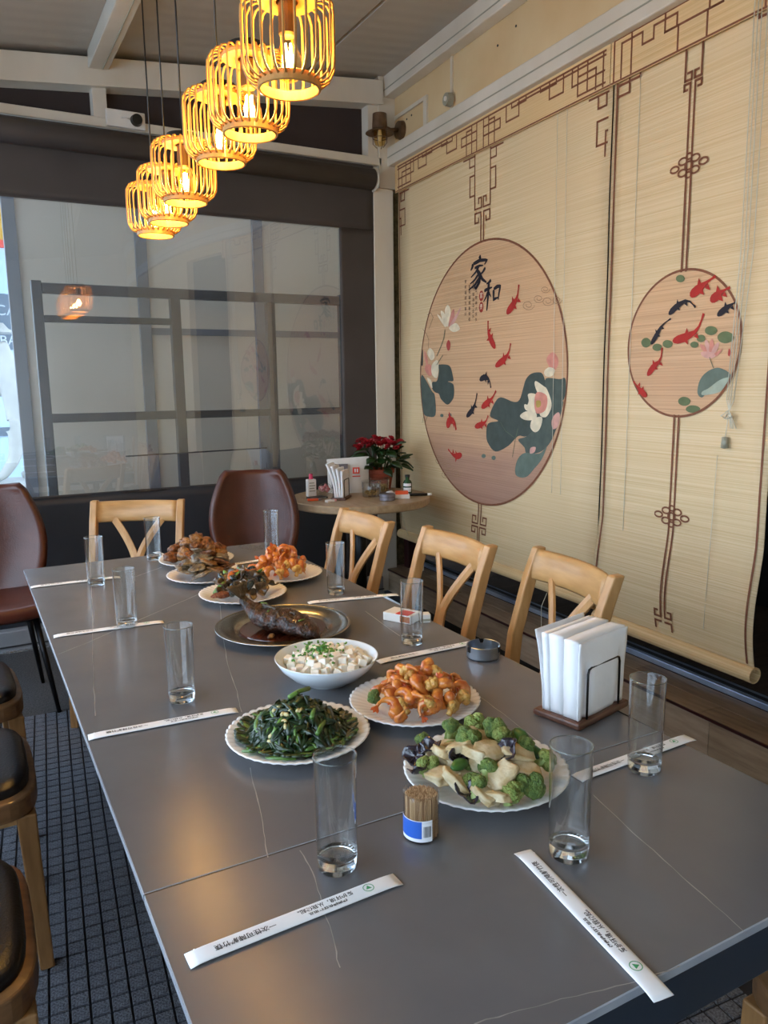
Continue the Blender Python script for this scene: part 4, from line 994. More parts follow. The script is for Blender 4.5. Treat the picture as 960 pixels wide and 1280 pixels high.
# brush characters: tapering strokes in a unit square (x right, y up)
JIA = [([(.50, 1.0), (.56, .93), (.52, .88)], .10), ([(.20, .80), (.17, .70), (.10, .62)], .10), ([(.20, .80), (.55, .86), (.92, .82), (.80, .70)], .09),
       ([(.30, .66), (.55, .70), (.74, .68)], .07), ([(.52, .68), (.36, .52), (.14, .40)], .07), ([(.44, .58), (.60, .42), (.60, .20), (.46, .02), (.36, .08)], .12),
       ([(.52, .44), (.36, .30), (.12, .20)], .07), ([(.58, .32), (.38, .14), (.06, .02)], .08), ([(.86, .60), (.74, .48), (.60, .42)], .07), ([(.60, .42), (.76, .26), (.98, .14)], .10)]
HE = [([(.40, 1.0), (.28, .94), (.12, .90)], .10), ([(.0, .68), (.25, .73), (.50, .75)], .10), ([(.27, .95), (.27, .5), (.24, .0)], .12), ([(.26, .66), (.14, .46), (.0, .32)], .08),
      ([(.28, .62), (.38, .52), (.46, .44)], .08), ([(.60, .66), (.62, .45), (.63, .28)], .11), ([(.60, .68), (.82, .74), (1.0, .74), (.94, .50), (.92, .30)], .11), ([(.63, .33), (.78, .36), (.92, .38)], .09)]
def brush(chars, x0, y0, sx, sy, d, skew):
    pk = Print()
    for pts, w in chars:
        P = [Vector((x0 - (p[0] + skew * (p[1] - .5)) * sx, y0 + p[1] * sy)) for p in pts]
        # resample
        Q = []
        for i in range(len(P) - 1):
            for k in range(5):
                Q.append(P[i].lerp(P[i + 1], k / 5))
        Q.append(P[-1])
        L, R_ = strip_poly([(p.x, p.y) for p in Q], 1.0)
        n = len(Q)
        LL, RR = [], []
        for i in range(n):
            t = i / (n - 1)
            k = w * sx * (1.15 - .75 * t) * (0.6 + .4 * min(1, t * 6))
            a = (L[i] - Q[i]).normalized() * k * .62
            LL.append(Q[i] + a)
            RR.append(Q[i] - a)
        vs = [(-d, p.x, p.y) for p in LL + RR]
        pk.b.add(vs, [(i, i + 1, n + i + 1, n + i) for i in range(n - 1)])
    return pk
brush(JIA, 3.545, 1.860, .185, .165, .0062, .12).build('printed_character', 'ink_print', b1)
brush(HE, 3.395, 1.740, .145, .150, .0062, .10).build('printed_character', 'ink_print', b1)
for zz, ch in ((1.820, '富'), (1.762, '贵')):
    Print().poly([(3.420 + .021 * cos(2 * pi * k / 24), zz + .027 * sin(2 * pi * k / 24)) for k in range(24)], .0060).build('printed_seal', 'seal_print', b1)
    o = link('printed_character', text_mesh(ch, .032, 'art_petal'), b1)
    o.rotation_euler = (pi / 2, 0, -pi / 2)
    o.location = (-.0064, 3.420, zz)
for (sc, zc, body) in ((3.575, 1.909, '家和福顺万事兴'), (3.535, 1.879, '家和福顺春常在'), (3.496, 1.891, '和气致祥百业兴'), (3.468, 1.872, '和气致祥人长久')):
    for i, ch in enumerate(body):
        o = link('printed_character', text_mesh(ch, .021, 'ink_print'), b1)
        o.rotation_euler = (pi / 2, 0, -pi / 2)
        o.location = (-.0062, sc, zc - i * .0285)

# cords, cleats and cord weights
def cord(par, pts, r=.0016):
    return MB().tube([(-d, s, z) for s, d, z in pts], r, 5).build('pull_cord', 'cord', par, smooth=True)
for ds in (0, .014, .028, .05):
    cord(b2, [(1.800 - ds, .030, 2.70), (1.800 - ds, .024, 1.8), (1.825 - ds * .6, .020, 1.30)])
    cord(b2, [(1.825 - ds * .6, .020, 1.30), (1.81, .022, 1.26), (1.80 - ds * .5, .024, 1.20)])
cord(b2, [(1.812, .022, 1.26), (1.818, .02, 1.20), (1.824, .018, 1.16)])
MB().lathe([(0, .022), (.011, .020), (.013, -.018), (.0, -.022)], 12, c=(-.018, 1.824, 1.148)).build('cord_weight', 'plastic_grey', b2, smooth=True)
MB().tube([(-.024 - .012 * sin(k * 1.9), 1.812 + .022 * sin(k * 1.3), 1.262 - .03 * abs(sin(k * .7))) for k in range(9)], .0022, 5).build('cord_knot', 'cord', b2, smooth=True)
for s_ in (2.735, 2.80):
    cord(b1, [(s_, .022, 2.53), (s_, .014, 1.6), (s_ - .01, .014, .85)], .0011)
cord(b1, [(2.80, .02, .36), (2.79, .06, .30), (2.76, .08, .18)])
cord(b1, [(4.22, .03, .40), (4.22, .09, .60), (4.20, .06, .74)], .0012)
cord(b2, [(2.32, .007, 2.53), (2.32, .007, .39)], .0012)
cord(b2, [(1.86, .009, 1.1), (1.86, .03, .45)], .0012)

# ================================================================== dining table
TX0, TX1, TY0, TY1, TZ = 0.146, 1.047, 0.496, 2.886, 0.75
dt = thing('dining_table', 'long grey stone-topped dining table with a dark metal apron, set with dishes', 'table', (0, 0, 0))
for (y0, y1) in ((TY0, 0.9015), (0.9035, TY1)):
    b = MB()
    b.box(TX0, TX1, y0, y1, 0.738, TZ)
    o = b.build('slab', ['slab', 'slab_edge'], dt, bevel=.0012, seg=1)
    for p in o.data.polygons:
        if abs(p.normal.z) < .5:
            p.material_index = 1
MB().box(TX0 + .05, TX1 - .05, TY0 + .004, TY1 - .03, 0.672, 0.7378).build('apron', 'apron_navy', dt, bevel=.002)
for x in (TX0 + .26, TX1 - .26):
    for y in (TY0 + .45, TY1 - .22):
        MB().box(x - .03, x + .03, y - .03, y + .03, 0, 0.672).build('leg', 'black_metal', dt, bevel=.004)
MB().box(TX0, TX1, .9016, .9034, .739, .7494).build('joint', 'plastic_black', dt)
# pale mineral veins in the stone
VEINS = [[(0.389, 3.068), (0.336, 2.663), (0.294, 2.351), (0.24, 1.964), (0.201, 1.682), (0.176, 1.487)], [(0.153, 1.895), (0.227, 1.951), (0.391, 2.09), (0.583, 2.247)], [(0.453, 2.567), (0.569, 2.666)], [(0.604, 2.095), (0.522, 1.796), (0.481, 1.628), (0.448, 1.462), (0.425, 1.362)], [(0.366, 1.143), (0.344, 1.042), (0.323, 0.957), (0.307, 0.898)], [(0.35, 0.891), (0.346, 0.84), (0.335, 0.792), (0.319, 0.721), (0.306, 0.673)], [(0.792, 0.799), (0.774, 0.72), (0.757, 0.634), (0.742, 0.559), (0.729, 0.492)], [(0.389, 0.542), (0.438, 0.532), (0.499, 0.519), (0.56, 0.504), (0.624, 0.495)], [(0.863, 1.194), (0.85, 1.072), (0.836, 0.986)], [(0.936, 1.831), (0.912, 1.598)]]
for vn in VEINS:
    L, R_ = [], []
    P = []
    for i in range(len(vn) - 1):
        for k in range(4):
            t = k / 4
            P.append((vn[i][0] * (1 - t) + vn[i + 1][0] * t + rnd.uniform(-.0012, .0012), vn[i][1] * (1 - t) + vn[i + 1][1] * t + rnd.uniform(-.0012, .0012)))
    P.append(vn[-1])
    L = [];  R_ = []
    for i, p in enumerate(P):
        a, c = Vector(P[max(i - 1, 0)]), Vector(P[min(i + 1, len(P) - 1)])
        t = (c - a).normalized()
        n = Vector((-t.y, t.x)) * rnd.uniform(.0003, .0009)
        L.append((p[0] + n.x, p[1] + n.y, TZ + .0001))
        R_.append((p[0] - n.x, p[1] - n.y, TZ + .0001))
    n = len(P)
    MB().add(L + R_, [(i, i + 1, n + i + 1, n + i) for i in range(n - 1)]).build('vein', 'vein', dt)

# ================================================================== chairs
def make_chair(label):
    """cross-back wooden chair, seat faces local +x, origin on floor under seat centre"""
    t = thing('dining_chair', label, 'chair')
    W, D, SH = 0.40, 0.42, 0.455
    xf, xb = D / 2, -D / 2
    for sy in (-1, 1):
        # rear leg running up into the back post, leaning back
        pts = [(xb + .00, sy * .185, 0), (xb + .035, sy * .185, .22), (xb + .04, sy * .187, .43), (xb + .02, sy * .190, .60), (xb - .03, sy * .192, .78), (xb - .062, sy * .193, .868)]
        b = MB()
        hw = [.017, .019, .021, .020, .019, .017]
        vs = []
        for (x, y, z), h in zip(pts, hw):
            vs += [(x - h, y - .016, z), (x + h, y - .016, z), (x + h, y + .016, z), (x - h, y + .016, z)]
        fs = [(0, 3, 2, 1), (20, 21, 22, 23)]
        for i in range(5):
            for k in range(4):
                fs.append((4 * i + k, 4 * i + (k + 1) % 4, 4 * i + 4 + (k + 1) % 4, 4 * i + 4 + k))
        b.add(vs, fs)
        b.build('back_post', 'chair_wood', t, bevel=.005)
        b = MB()
        b.hexa([(xf - .035, sy * .178 - .015, 0), (xf - .003, sy * .178 - .015, 0), (xf - .003, sy * .178 + .015, 0), (xf - .035, sy * .178 + .015, 0)],
               [(xf - .055, sy * .168 - .021, .40), (xf - .012, sy * .168 - .021, .40), (xf - .012, sy * .168 + .021, .40), (xf - .055, sy * .168 + .021, .40)])
        b.build('leg', 'leg_wood_shaded', t, bevel=.004)
        MB().box(xb + .055, xf - .045, sy * .178 - .009, sy * .178 + .009, .19, .215).build('stretcher', 'chair_wood_side', t, bevel=.003)
    # curved top rail between the posts
    def rail(u, v):
        y = -.176 + .352 * u
        bow = -.030 * (1 - (2 * u - 1) ** 2)
        a = 2 * pi * v
        lean = (0.865 - .50)
        zz = .818 + .047 * sin(a)
        xx = xb - .042 - .22 * (zz - .82) + bow + .012 * cos(a)
        return (xx, y, zz)
    b = MB()
    nu, nv = 14, 12
    vs = [rail(i / (nu - 1), j / nv) for i in range(nu) for j in range(nv)]
    fs = [(i * nv + j, i * nv + (j + 1) % nv, (i + 1) * nv + (j + 1) % nv, (i + 1) * nv + j) for i in range(nu - 1) for j in range(nv)]
    fs += [tuple(range(nv)), tuple((nu - 1) * nv + j for j in range(nv))]
    b.add(vs, fs)
    b.build('top_rail', 'chair_wood_side', t, smooth=True)
    # two curved slats that cross low down: a V that closes and opens again
    for sy in (-1, 1):
        pts = []
        for k in range(15):
            u = k / 14
            z = .795 - .345 * u
            y = sy * (.105 * max(0, 1 - u / .52) ** 1.35 + .0105 + .030 * max(0, u - .55) ** 1.5 * 3)
            x = xb - .050 - .22 * (z - .82) + .02 * sin(pi * u) + .05 * u * 0 - .02 * (1 - (y / .17) ** 2) * (1 - u)
            pts.append((x, y, z))
        MB().tube(pts, .0160, 6, flat=(.5, 1.15), up=(1, 0, 0)).build('cross_slat', 'chair_wood', t, bevel=0)
    # seat frame with rounded front and upholstered pad
    out = []
    for k in range(40):
        a = 2 * pi * k / 40
        ca, sa = cos(a), sin(a)
        e = 2 / 4.2
        x = abs(ca) ** e * (1 if ca > 0 else -1) * D / 2 * (1.0)
        y = abs(sa) ** e * (1 if sa > 0 else -1) * (W / 2 + .022 * (x / (D / 2)))
        out.append((x, y))
    b = MB()
    n = len(out)
    vs = [(x, y, .40) for x, y in out] + [(x, y, .447) for x, y in out] + [(x * .93, y * .93, .452) for x, y in out]
    fs = [tuple(reversed(range(n)))]
    for r in range(2):
        fs += [(r * n + k, r * n + (k + 1) % n, (r + 1) * n + (k + 1) % n, (r + 1) * n + k) for k in range(n)]
    fs.append(tuple(2 * n + k for k in range(n)))
    b.add(vs, fs)
    b.build('seat_frame', 'dark_wood_seat', t, bevel=.004)
    b = MB()
    rings = [(.925, .452), (.93, .464), (.90, .474), (.80, .481), (.5, .485)]
    vs = [(x * s, y * s, z) for s, z in rings for x, y in out] + [(0, 0, .486)]
    fs = [(r * n + k, r * n + (k + 1) % n, (r + 1) * n + (k + 1) % n, (r + 1) * n + k) for r in range(4) for k in range(n)]
    fs += [(4 * n + k, 4 * n + (k + 1) % n, 5 * n) for k in range(n)]
    b.add(vs, fs)
    b.build('seat_pad', 'black_leather', t, smooth=True)
    return t
wood_mat('dark_wood_seat', '8a6440', '6a4a2c', stretch=(1, 6, 9), scale=7)

def place(o, x, y, rz):
    o.location = (x, y, 0)
    o.rotation_euler = (0, 0, rz)
    return o
CG = 'cross-back wooden chairs around the long table'
ch0 = make_chair('wooden cross-back chair nearest the napkin holder, on the blind side of the table')
ch0['group'] = CG
# back top sits at local x = -0.272 ; right side faces -x (rotation pi)
place(ch0, 1.235, 1.665, pi - radians(9))
def chair_at(label, x, y, rz):
    o = copy_tree(ch0)
    o['label'] = label
    o['group'] = CG
    return place(o, x, y, rz)
chair_at('middle one of the three wooden cross-back chairs along the blinds', 1.155, 2.108, pi - radians(1))
chair_at('wooden cross-back chair beside the round side table, farthest along the blinds', 1.088, 2.640, pi)
chair_at('wooden cross-back chair at the head of the table below the clear window', 0.547, 3.305, -pi / 2 - radians(27))
chair_at('wooden chair with black seat pad nearest the camera, left of the table', -0.175, 1.390, 0)
chair_at('wooden chair with black seat pad between the two others left of the table', -0.125, 2.020, 0)
chair_at('wooden chair with black seat pad farthest back on the left of the table', -0.120, 2.610, radians(3))
chair_at('wooden chair of which only a leg shows under the table corner lower right', 1.205, 0.490, pi)

def leather_chair(label, x, y, rz, wt=.205):
    t = thing('leather_chair', label, 'chair', (x, y, 0), rz, 'brown leather chairs by the curtain')
    # back shell faces local -y: wings wider at elbow height
    def back(u, v):
        z = .40 + .54 * v
        hw = wt + .070 * sin(pi * min(1, (1 - v) * 1.12)) ** 1.0
        if v > .95:
            hw -= .014 * ((v - .95) / .05) ** 2
        a = (2 * u - 1)
        x_ = hw * a
        y_ = .19 + .10 * v - .13 * abs(a) ** 2.6 * (1 - .55 * v) - .0
        return (x_, y_, z)
    MB().grid(back, 25, 22).build('back_shell', 'brown_leather', t, smooth=True, solid=.035)
    def seat(u, v):
        a, c = 2 * u - 1, 2 * v - 1
        x_ = .255 * a * (1 - .06 * c)
        y_ = -.03 + .25 * c
        z_ = .455 + .03 * (abs(a) ** 3) - .012 * c - .03 * max(0, -c - .7)
        return (x_, y_, z_)
    b = MB()
    b.grid(seat, 20, 20)
    o = b.build('seat', 'brown_leather', t, smooth=True, solid=.06)
    md = o.modifiers.new('b', 'BEVEL')
    md.width = .022
    md.segments = 3
    for sx in (-1, 1):
        for sy in (-1, 1):
            MB().tube([(sx * .16, sy * .14 - .03, .43), (sx * .215, sy * .20 - .03, 0.0)], [.014, .009], 8).build('leg', 'black_metal', t, smooth=True)
    MB().box(-.17, .17, -.18, .13, .405, .428).build('under_frame', 'black_metal', t)
    return t
leather_chair('brown leather chair at the left edge, in front of the clear window', 0.03, 3.62, radians(4))
leather_chair('brown leather chair between the cross-back chair and the round side table', 1.205, 3.53, radians(-20), .145)

# ================================================================== round side table
rt = thing('side_table', 'round oak-topped side table in the corner by the blinds', 'table', (1.93, 3.82, 0))
MB().lathe([(0, .75), (.388, .75), (.392, .745), (.392, .715), (.386, .708), (0, .708)], 56).build('top', 'table_oak', rt, smooth=False)
MB().lathe([(0, .708), (.035, .708), (.032, .05), (.0, .05)], 16).build('column', 'black_metal', rt, smooth=True)
MB().lathe([(0, .05), (.05, .045), (.23, .012), (.235, .0), (0, .0)], 32).build('base', 'black_metal', rt, smooth=True)

# ================================================================== pendant lamps
RCAGE = 0.0925
rib_me = None
def make_rib():
    pts = []
    z0, z1 = -.080, .080
    prof = [(.056, .076), (.070, .079), (.083, .074), (.0915, .060), (.0925, .040), (.0925, .0), (.0925, -.035), (.0905, -.055), (.083, -.070), (.072, -.078), (.060, -.082)]
    b = MB()
    b.tube([(r, 0, z) for r, z in prof], .0023, 6, flat=(.9, 1.25), up=(1, 0, 0))
    return b.mesh('rib', 'cage_wood', True)
rib_me = make_rib()
def make_lamp():
    t = thing('pendant_lamp', 'x', 'lamp')
    for k in range(26):
        o = link('rib', rib_me, t)
        o.rotation_euler = (0, 0, 2 * pi * (k + .5) / 26)
    MB().lathe([(.022, .080), (.058, .080), (.060, .074), (.058, .068), (.022, .068), (.022, .080)], 36).build('top_disc', 'cage_wood', t, smooth=False)
    MB().lathe([(.060, -.072), (.0635, -.074), (.0635, -.092), (.060, -.094), (.0575, -.092), (.0575, -.074), (.060, -.072)], 44).build('bottom_ring', 'cage_wood', t, smooth=False)
    MB().lathe([(0, .108), (.012, .107), (.045, .098), (.048, .0815), (0, .0815)], 24).build('cap', 'plastic_black', t, smooth=False)
    MB().lathe([(0, .068), (.018, .068), (.018, .010), (.014, .006), (0, .006)], 20).build('socket', 'bronze', t, smooth=False)
    bu = MB().lathe([(.0125, .008), (.0130, -.002), (.020, -.018), (.0275, -.036), (.0290, -.050), (.0255, -.064), (.0160, -.074), (.006, -.0775), (0, -.078)], 20).build('bulb', 'bulb_glass', t, smooth=True)
    fb_ = MB()
    for k in range(4):
        a = 2 * pi * k / 4 + .4
        fb_.tube([(.007 * cos(a), .007 * sin(a), -.008), (.0075 * cos(a + .3), .0075 * sin(a + .3), -.052)], .0022, 6)
    fb_.build('filament', 'filament', bu)
    return t
def add_lamp_extras(t, i, ztop):
    MB().tube([(0, 0, .107), (.0015 * (i % 3 - 1), 0, .5), (0, 0, ztop)], .0026, 6).build('cord', 'plastic_black', t, smooth=True)
    ld = bpy.data.lights.new('bulb_light', 'POINT')
    ld.energy = LAMP_W
    ld.color = (1.0, 0.66, 0.24)
    ld.shadow_soft_size = 0.016
    lo = bpy.data.objects.new('bulb_light', ld)
    COL.objects.link(lo)
    lo.parent = t
    lo.location = (0, 0, -.032)
LAMPS = [(0.641, 1.550, 2.048, 'largest, nearest bamboo-cage pendant lamp, topmost of the hanging row'),
         (0.650, 1.816, 2.036, 'second nearest bamboo-cage pendant lamp, just behind the largest one'),
         (0.658, 2.068, 2.034, 'third bamboo-cage pendant lamp from the camera in the hanging row'),
         (0.646, 2.390, 1.999, 'fourth bamboo-cage pendant lamp from the camera in the hanging row'),
         (0.655, 2.640, 1.987, 'bamboo-cage pendant lamp second from the far end of the hanging row'),
         (0.668, 2.890, 1.990, 'smallest bamboo-cage pendant lamp, farthest and lowest of the hanging row')]
lp0 = make_lamp()
for i, (x, y, z, lab) in enumerate(LAMPS):
    o = lp0 if i == 0 else copy_tree(lp_master, None)
    if i == 0:
        lp_master = copy_tree(lp0)
    o.location = (x, y, z)
    o.rotation_euler = (0, 0, .37 * i)
    tag(o, lab, 'lamp', 'bamboo-cage pendant lamps over the table')
    lamps_z = ceil_z(x) - z
    add_lamp_extras(o, i, lamps_z + .02)
def kill(o):
    for c in list(o.children):
        kill(c)
    bpy.data.objects.remove(o)
kill(lp_master)

# ================================================================== wall lantern, socket, junction box
wl = thing('wall_lantern', 'brown metal wall lantern with caged bulb in the upper corner', 'lamp')
onwall(wl)
b = MB().lathe([(0, .03), (.05, .028), (.055, .0), (0, .0)], 24)
o = b.build('wall_plate', 'lantern_brown', wl, smooth=False)
o.rotation_euler = (0, -pi / 2, 0)
o.location = (-.001, 4.315, 2.885)
MB().tube([(-.03, 4.315, 2.885), (-.08, 4.312, 2.875), (-.125, 4.308, 2.885)], .014, 10).build('arm', 'lantern_brown', wl, smooth=True)
MB().lathe([(0, .062), (.042, .060), (.045, .0), (.045, -.028), (0, -.028)], 24, c=(-.155, 4.305, 2.895)).build('cap', 'lantern_brown', wl, smooth=False)
MB().lathe([(.045, 0), (.085, -.02), (.086, -.024), (.045, -.006)], 28, c=(-.155, 4.305, 2.870)).build('shade_disc', 'lantern_brown', wl, smooth=False)
MB().lathe([(.036, 0), (.037, -.06), (.028, -.085), (0, -.095)], 20, c=(-.155, 4.305, 2.867)).build('glass', 'bulb_glass', wl, smooth=True)
MB().lathe([(.010, 0), (.014, -.03), (.010, -.06), (0, -.066)], 12, c=(-.155, 4.305, 2.866)).build('bulb', 'plastic_white', wl, smooth=True)
for k in range(4):
    a = pi / 4 + k * pi / 2
    MB().tube([(-.155 + .044 * cos(a), 4.305 + .044 * sin(a), 2.868), (-.155 + .044 * cos(a), 4.305 + .044 * sin(a), 2.79), (-.155 + .02 * cos(a), 4.305 + .02 * sin(a), 2.765)], .0022, 5).build('cage_wire', 'lantern_brown', wl, smooth=True)
MB().tube([(-.155 + .0445 * cos(2 * pi * k / 20), 4.305 + .0445 * sin(2 * pi * k / 20), 2.82) for k in range(20)], .0022, 5, closed=True).build('cage_ring', 'lantern_brown', wl, smooth=True)

so = thing('wall_socket', 'double white wall socket with a black plug, on the rail under the roof beam', 'socket', (0.895, 4.395, 2.742))
MB().box(-.098, .098, -.012, .0095, -.042, .042).build('plate', 'plastic_white', so, bevel=.004)
MB().lathe([(0, .03), (.026, .028), (.031, .0), (0, 0)], 20).build('plug', 'plastic_black', so)
o = so.children[-1]
o.rotation_euler = (pi / 2, 0, 0)
o.location = (-.052, -.0125, 0)
for k, (dx, dz) in enumerate(((.052, 0),)):
    MB().lathe([(.022, 0), (.028, .004), (.030, 0)], 20).build('outlet_ring', 'plastic_white', so)
    o = so.children[-1]
    o.rotation_euler = (pi / 2, 0, 0)
    o.location = (dx, -.0125, dz)
for dx in (.046, .058):
    MB().box(dx - .002, dx + .002, -.0135, -.0121, -.003, .005).build('pin_hole', 'plastic_black', so)

jb = thing('junction_box', 'round grey junction box below the conduit on the cream wall', 'box')
onwall(jb)
MB().lathe([(0, .035), (.032, .033), (.036, .0), (0, 0)], 20).build('body', 'plastic_grey', jb)
o = jb.children[-1]
o.rotation_euler = (0, -pi / 2, 0)
o.location = (-.013, 3.722, 2.872)
MB().lathe([(0, .006), (.012, .005), (.013, 0)], 12).build('knob', 'plastic_white', jb)
o = jb.children[-1]
o.rotation_euler = (0, -pi / 2, 0)
o.location = (-.0485, 3.716, 2.872)

# ================================================================== things on the table
def make_tumbler():
    t = thing('tumbler', 'x', 'glass')
    H = .155
    MB().lathe([(.0245, .0), (.0262, .002), (.0266, .02), (.0280, H - .002), (.0284, H), (.0276, H + .0004), (.0268, H - .002), (.0256, .026), (.0235, .021), (.0, .019)], 40).build('wall', 'clear_glass', t, smooth=True)
    MB().lathe([(0, .0006), (.0240, .0006), (.0254, .003), (.0257, .018), (.022, .0175), (0, .0172)], 40).build('base', 'solid_glass', t, smooth=True)
    MB().tube([(.0279 * cos(2 * pi * k / 40), .0279 * sin(2 * pi * k / 40), H) for k in range(40)], .0008, 6, closed=True).build('rim', 'rim_glass', t, smooth=True)
    return t
GL = [(0.379, 0.834, 'empty clear tumbler nearest the camera, in front of the plate of dark greens'),
      (0.657, 0.705, 'empty clear tumbler standing in front of the broccoli plate'),
      (0.918, 0.817, 'empty clear tumbler right of the broccoli plate, below the napkin holder'),
      (0.340, 1.478, 'empty clear tumbler on the left behind the sleeve left of the greens'),
      (0.336, 2.033, 'second farthest empty tumbler along the left table edge'),
      (0.334, 2.531, 'farthest empty tumbler along the left table edge'),
      (0.572, 2.794, 'empty tumbler beside the fried plates in front of the head chair'),
      (0.991, 2.708, 'farthest empty tumbler on the right, in front of the brown leather chair'),
      (0.944, 2.038, 'empty tumbler in front of the farthest chair along the blinds'),
      (0.910, 1.536, 'empty tumbler in front of the small red and white cigarette box')]
g0_ = make_tumbler()
for i, (x, y, lab) in enumerate(GL):
    o = g0_ if i == 0 else copy_tree(g0_)
    o.location = (x, y, TZ + .0003)
    tag(o, lab, 'glass', 'tumblers on the dining table')

# chopstick sleeves: a flat paper sleeve with printed lettering and a round mark
def make_sleeve():
    t = thing('chopstick_sleeve', 'x', 'sleeve')
    Lh, w = .135, .0125
    def fn(u, v):
        x = -Lh + 2 * Lh * u
        a = 2 * pi * v
        e = min(1, (1 - abs(2 * u - 1)) * 9)
        h = .0006 + .0018 * e
        wv = w * (1 + .05 * (1 - e))
        return (x, wv * cos(a), max(.0002, .0018 * e + h * sin(a) + .0010))
    b = MB()
    nv = 14
    nu = 26
    vs = [fn(i / (nu - 1), j / nv) for i in range(nu) for j in range(nv)]
    fs = [(i * nv + j, i * nv + (j + 1) % nv, (i + 1) * nv + (j + 1) % nv, (i + 1) * nv + j) for i in range(nu - 1) for j in range(nv)]
    fs += [tuple(range(nv)), tuple((nu - 1) * nv + j for j in range(nv))]
    b.add(vs, fs)
    fixn(b.build('paper', 'paper', t, smooth=True).data)
    MB().box(Lh - .012, Lh - .010, -w, w, .0026, .0032).build('crimp', 'paper', t)
    ztxt = .00535
    for body, size, x, y, m in (('一次性可降解竹筷', .0092, .068, .0010, 'print_ink'), ('爱护环境，从我做起。', .0078, -.032, -.0030, 'print_ink'), ('健康绿色环保用品', .0064, -.034, .0046, 'print_ink')):
        o = link('printed_text', text_mesh(body, size, m, bold=.00015), t)
        o.location = (x, y, ztxt - abs(y) * .06)
    b = MB()
    for r0, r1 in ((.0062, .0072),):
        vs = []
        for k in range(24):
            a = 2 * pi * k / 24
            vs += [(r0 * cos(a), r0 * sin(a), 0), (r1 * cos(a), r1 * sin(a), 0)]
        b.add(vs, [(2 * k, 2 * k + 1, (2 * k + 3) % 48, (2 * k + 2) % 48) for k in range(24)])
    b.add([(.0045 * cos(2 * pi * k / 3 + .5), .0045 * sin(2 * pi * k / 3 + .5), 0) for k in range(3)], [(0, 1, 2)])
    o = b.build('round_mark', 'print_green', t)
    o.location = (-.092, 0, ztxt)
    return t
SL = [((0.433, 0.771), (0.165, 0.762), 'white chopstick sleeve nearest the left front corner of the table'),
      ((0.573, 0.470), (0.607, 0.740), 'white chopstick sleeve reaching over the near table edge'),
      ((1.073, 0.856), (0.803, 0.848), 'white chopstick sleeve behind the tumbler right of the broccoli plate'),
      ((0.419, 1.372), (0.150, 1.393), 'white chopstick sleeve left of the plate of dark greens'),
      ((0.424, 2.020), (0.160, 2.038), 'white chopstick sleeve in the middle of the left table edge'),
      ((0.416, 2.589), (0.147, 2.601), 'farthest white chopstick sleeve along the left table edge'),
      ((1.046, 1.458), (0.778, 1.461), 'white chopstick sleeve left of the steel ashtray'),
      ((1.093, 1.926), (0.830, 1.984), 'white chopstick sleeve pointing at the farthest chair along the blinds'),
      ((1.040, 2.590), (0.772, 2.562), 'white chopstick sleeve beyond the far shrimp plate'),
      ((0.626, 2.700), (0.610, 2.880), 'white chopstick sleeve lying between far tumbler and fried plates')]
s0_ = make_sleeve()
for i, (a, c, lab) in enumerate(SL):
    o = s0_ if i == 0 else copy_tree(s0_)
    m = ((a[0] + c[0]) / 2, (a[1] + c[1]) / 2)
    o.location = (m[0], m[1], TZ + .0002)
    o.rotation_euler = (0, 0, atan2(c[1] - a[1], c[0] - a[0]))
    tag(o, lab, 'sleeve', 'paper chopstick sleeves on the table')

# scalloped plates
def plate_mesh(R=.130, n=132, ribs=44):
    def mod(r, z, a):
        k = max(0, (r - .080) / (R - .080))
        w = abs(sin(ribs / 2 * a)) - .5
        return r * (1 + .012 * k * w), z + .0022 * k * w
    b = MB()
    b.lathe([(0, .006), (.070, .006), (.080, .008), (.095, .0135), (.112, .0185), (R - .004, .0218), (R, .0215), (R - .002, .0190), (.105, .0125), (.085, .0045), (.072, .0), (0, .0)], n, mod=mod)
    return b.mesh('scalloped_plate', 'porcelain', True)
pl_me = plate_mesh()
PL = dict(greens=(0.473, 1.193, .97, 'white scalloped plate under the heap of dark green vegetables'),
          shrimp=(0.721, 1.208, .97, 'white scalloped plate holding the nearer shrimp dish'),
          broc=(0.679, 0.920, 1.0, 'white scalloped plate under the broccoli and sliced chicken'),
          mus=(0.687, 2.135, .985, 'white scalloped plate of dark stir-fry right behind the fish platter'),
          shf=(0.873, 2.298, 1.0, 'white scalloped plate holding the farther shrimp dish'),
          fr1=(0.661, 2.414, 1.0, 'white scalloped plate under the stacked flaky fried slices'),
          fr2=(0.690, 2.655, 1.0, 'white scalloped plate farthest back, under the fried brown chunks'))
for k, (x, y, s, lab) in PL.items():
    o = link('scalloped_plate', pl_me)
    o.location = (x, y, TZ + .0002)
    o.scale = (s, s, 1)
    tag(o, lab, 'plate', 'scalloped white plates')
bo = MB().lathe([(0, .010), (.04, .010), (.07, .020), (.092, .038), (.106, .056), (.108, .058), (.109, .0565), (.096, .036), (.074, .016), (.048, .003), (.046, 0), (0, 0)], 64).build('serving_bowl', 'bowl_glaze', smooth=True)
BOW = (0.632, 1.420)
bo.location = (*BOW, TZ + .0002)
tag(bo, 'pale blue-white bowl of tofu cubes in front of the fish platter', 'bowl')
FI = (0.674, 1.779)
pt = thing('steel_platter', 'round stainless steel platter holding the dark braised fish', 'platter', (*FI, TZ + .0002))
MB().lathe([(0, .004), (.108, .004), (.120, .012), (.126, .017), (.160, .0215), (.168, .0225), (.170, .021), (.166, .019), (.126, .0145), (.112, .001), (.10, 0), (0, 0)], 72).build('dish', 'steel', pt, smooth=True)
MB().tube([(.1695 * cos(2 * pi * k / 72), .1695 * sin(2 * pi * k / 72), .0215) for k in range(72)], .0018, 6, closed=True).build('rolled_rim', 'steel', pt, smooth=True)
b = MB()
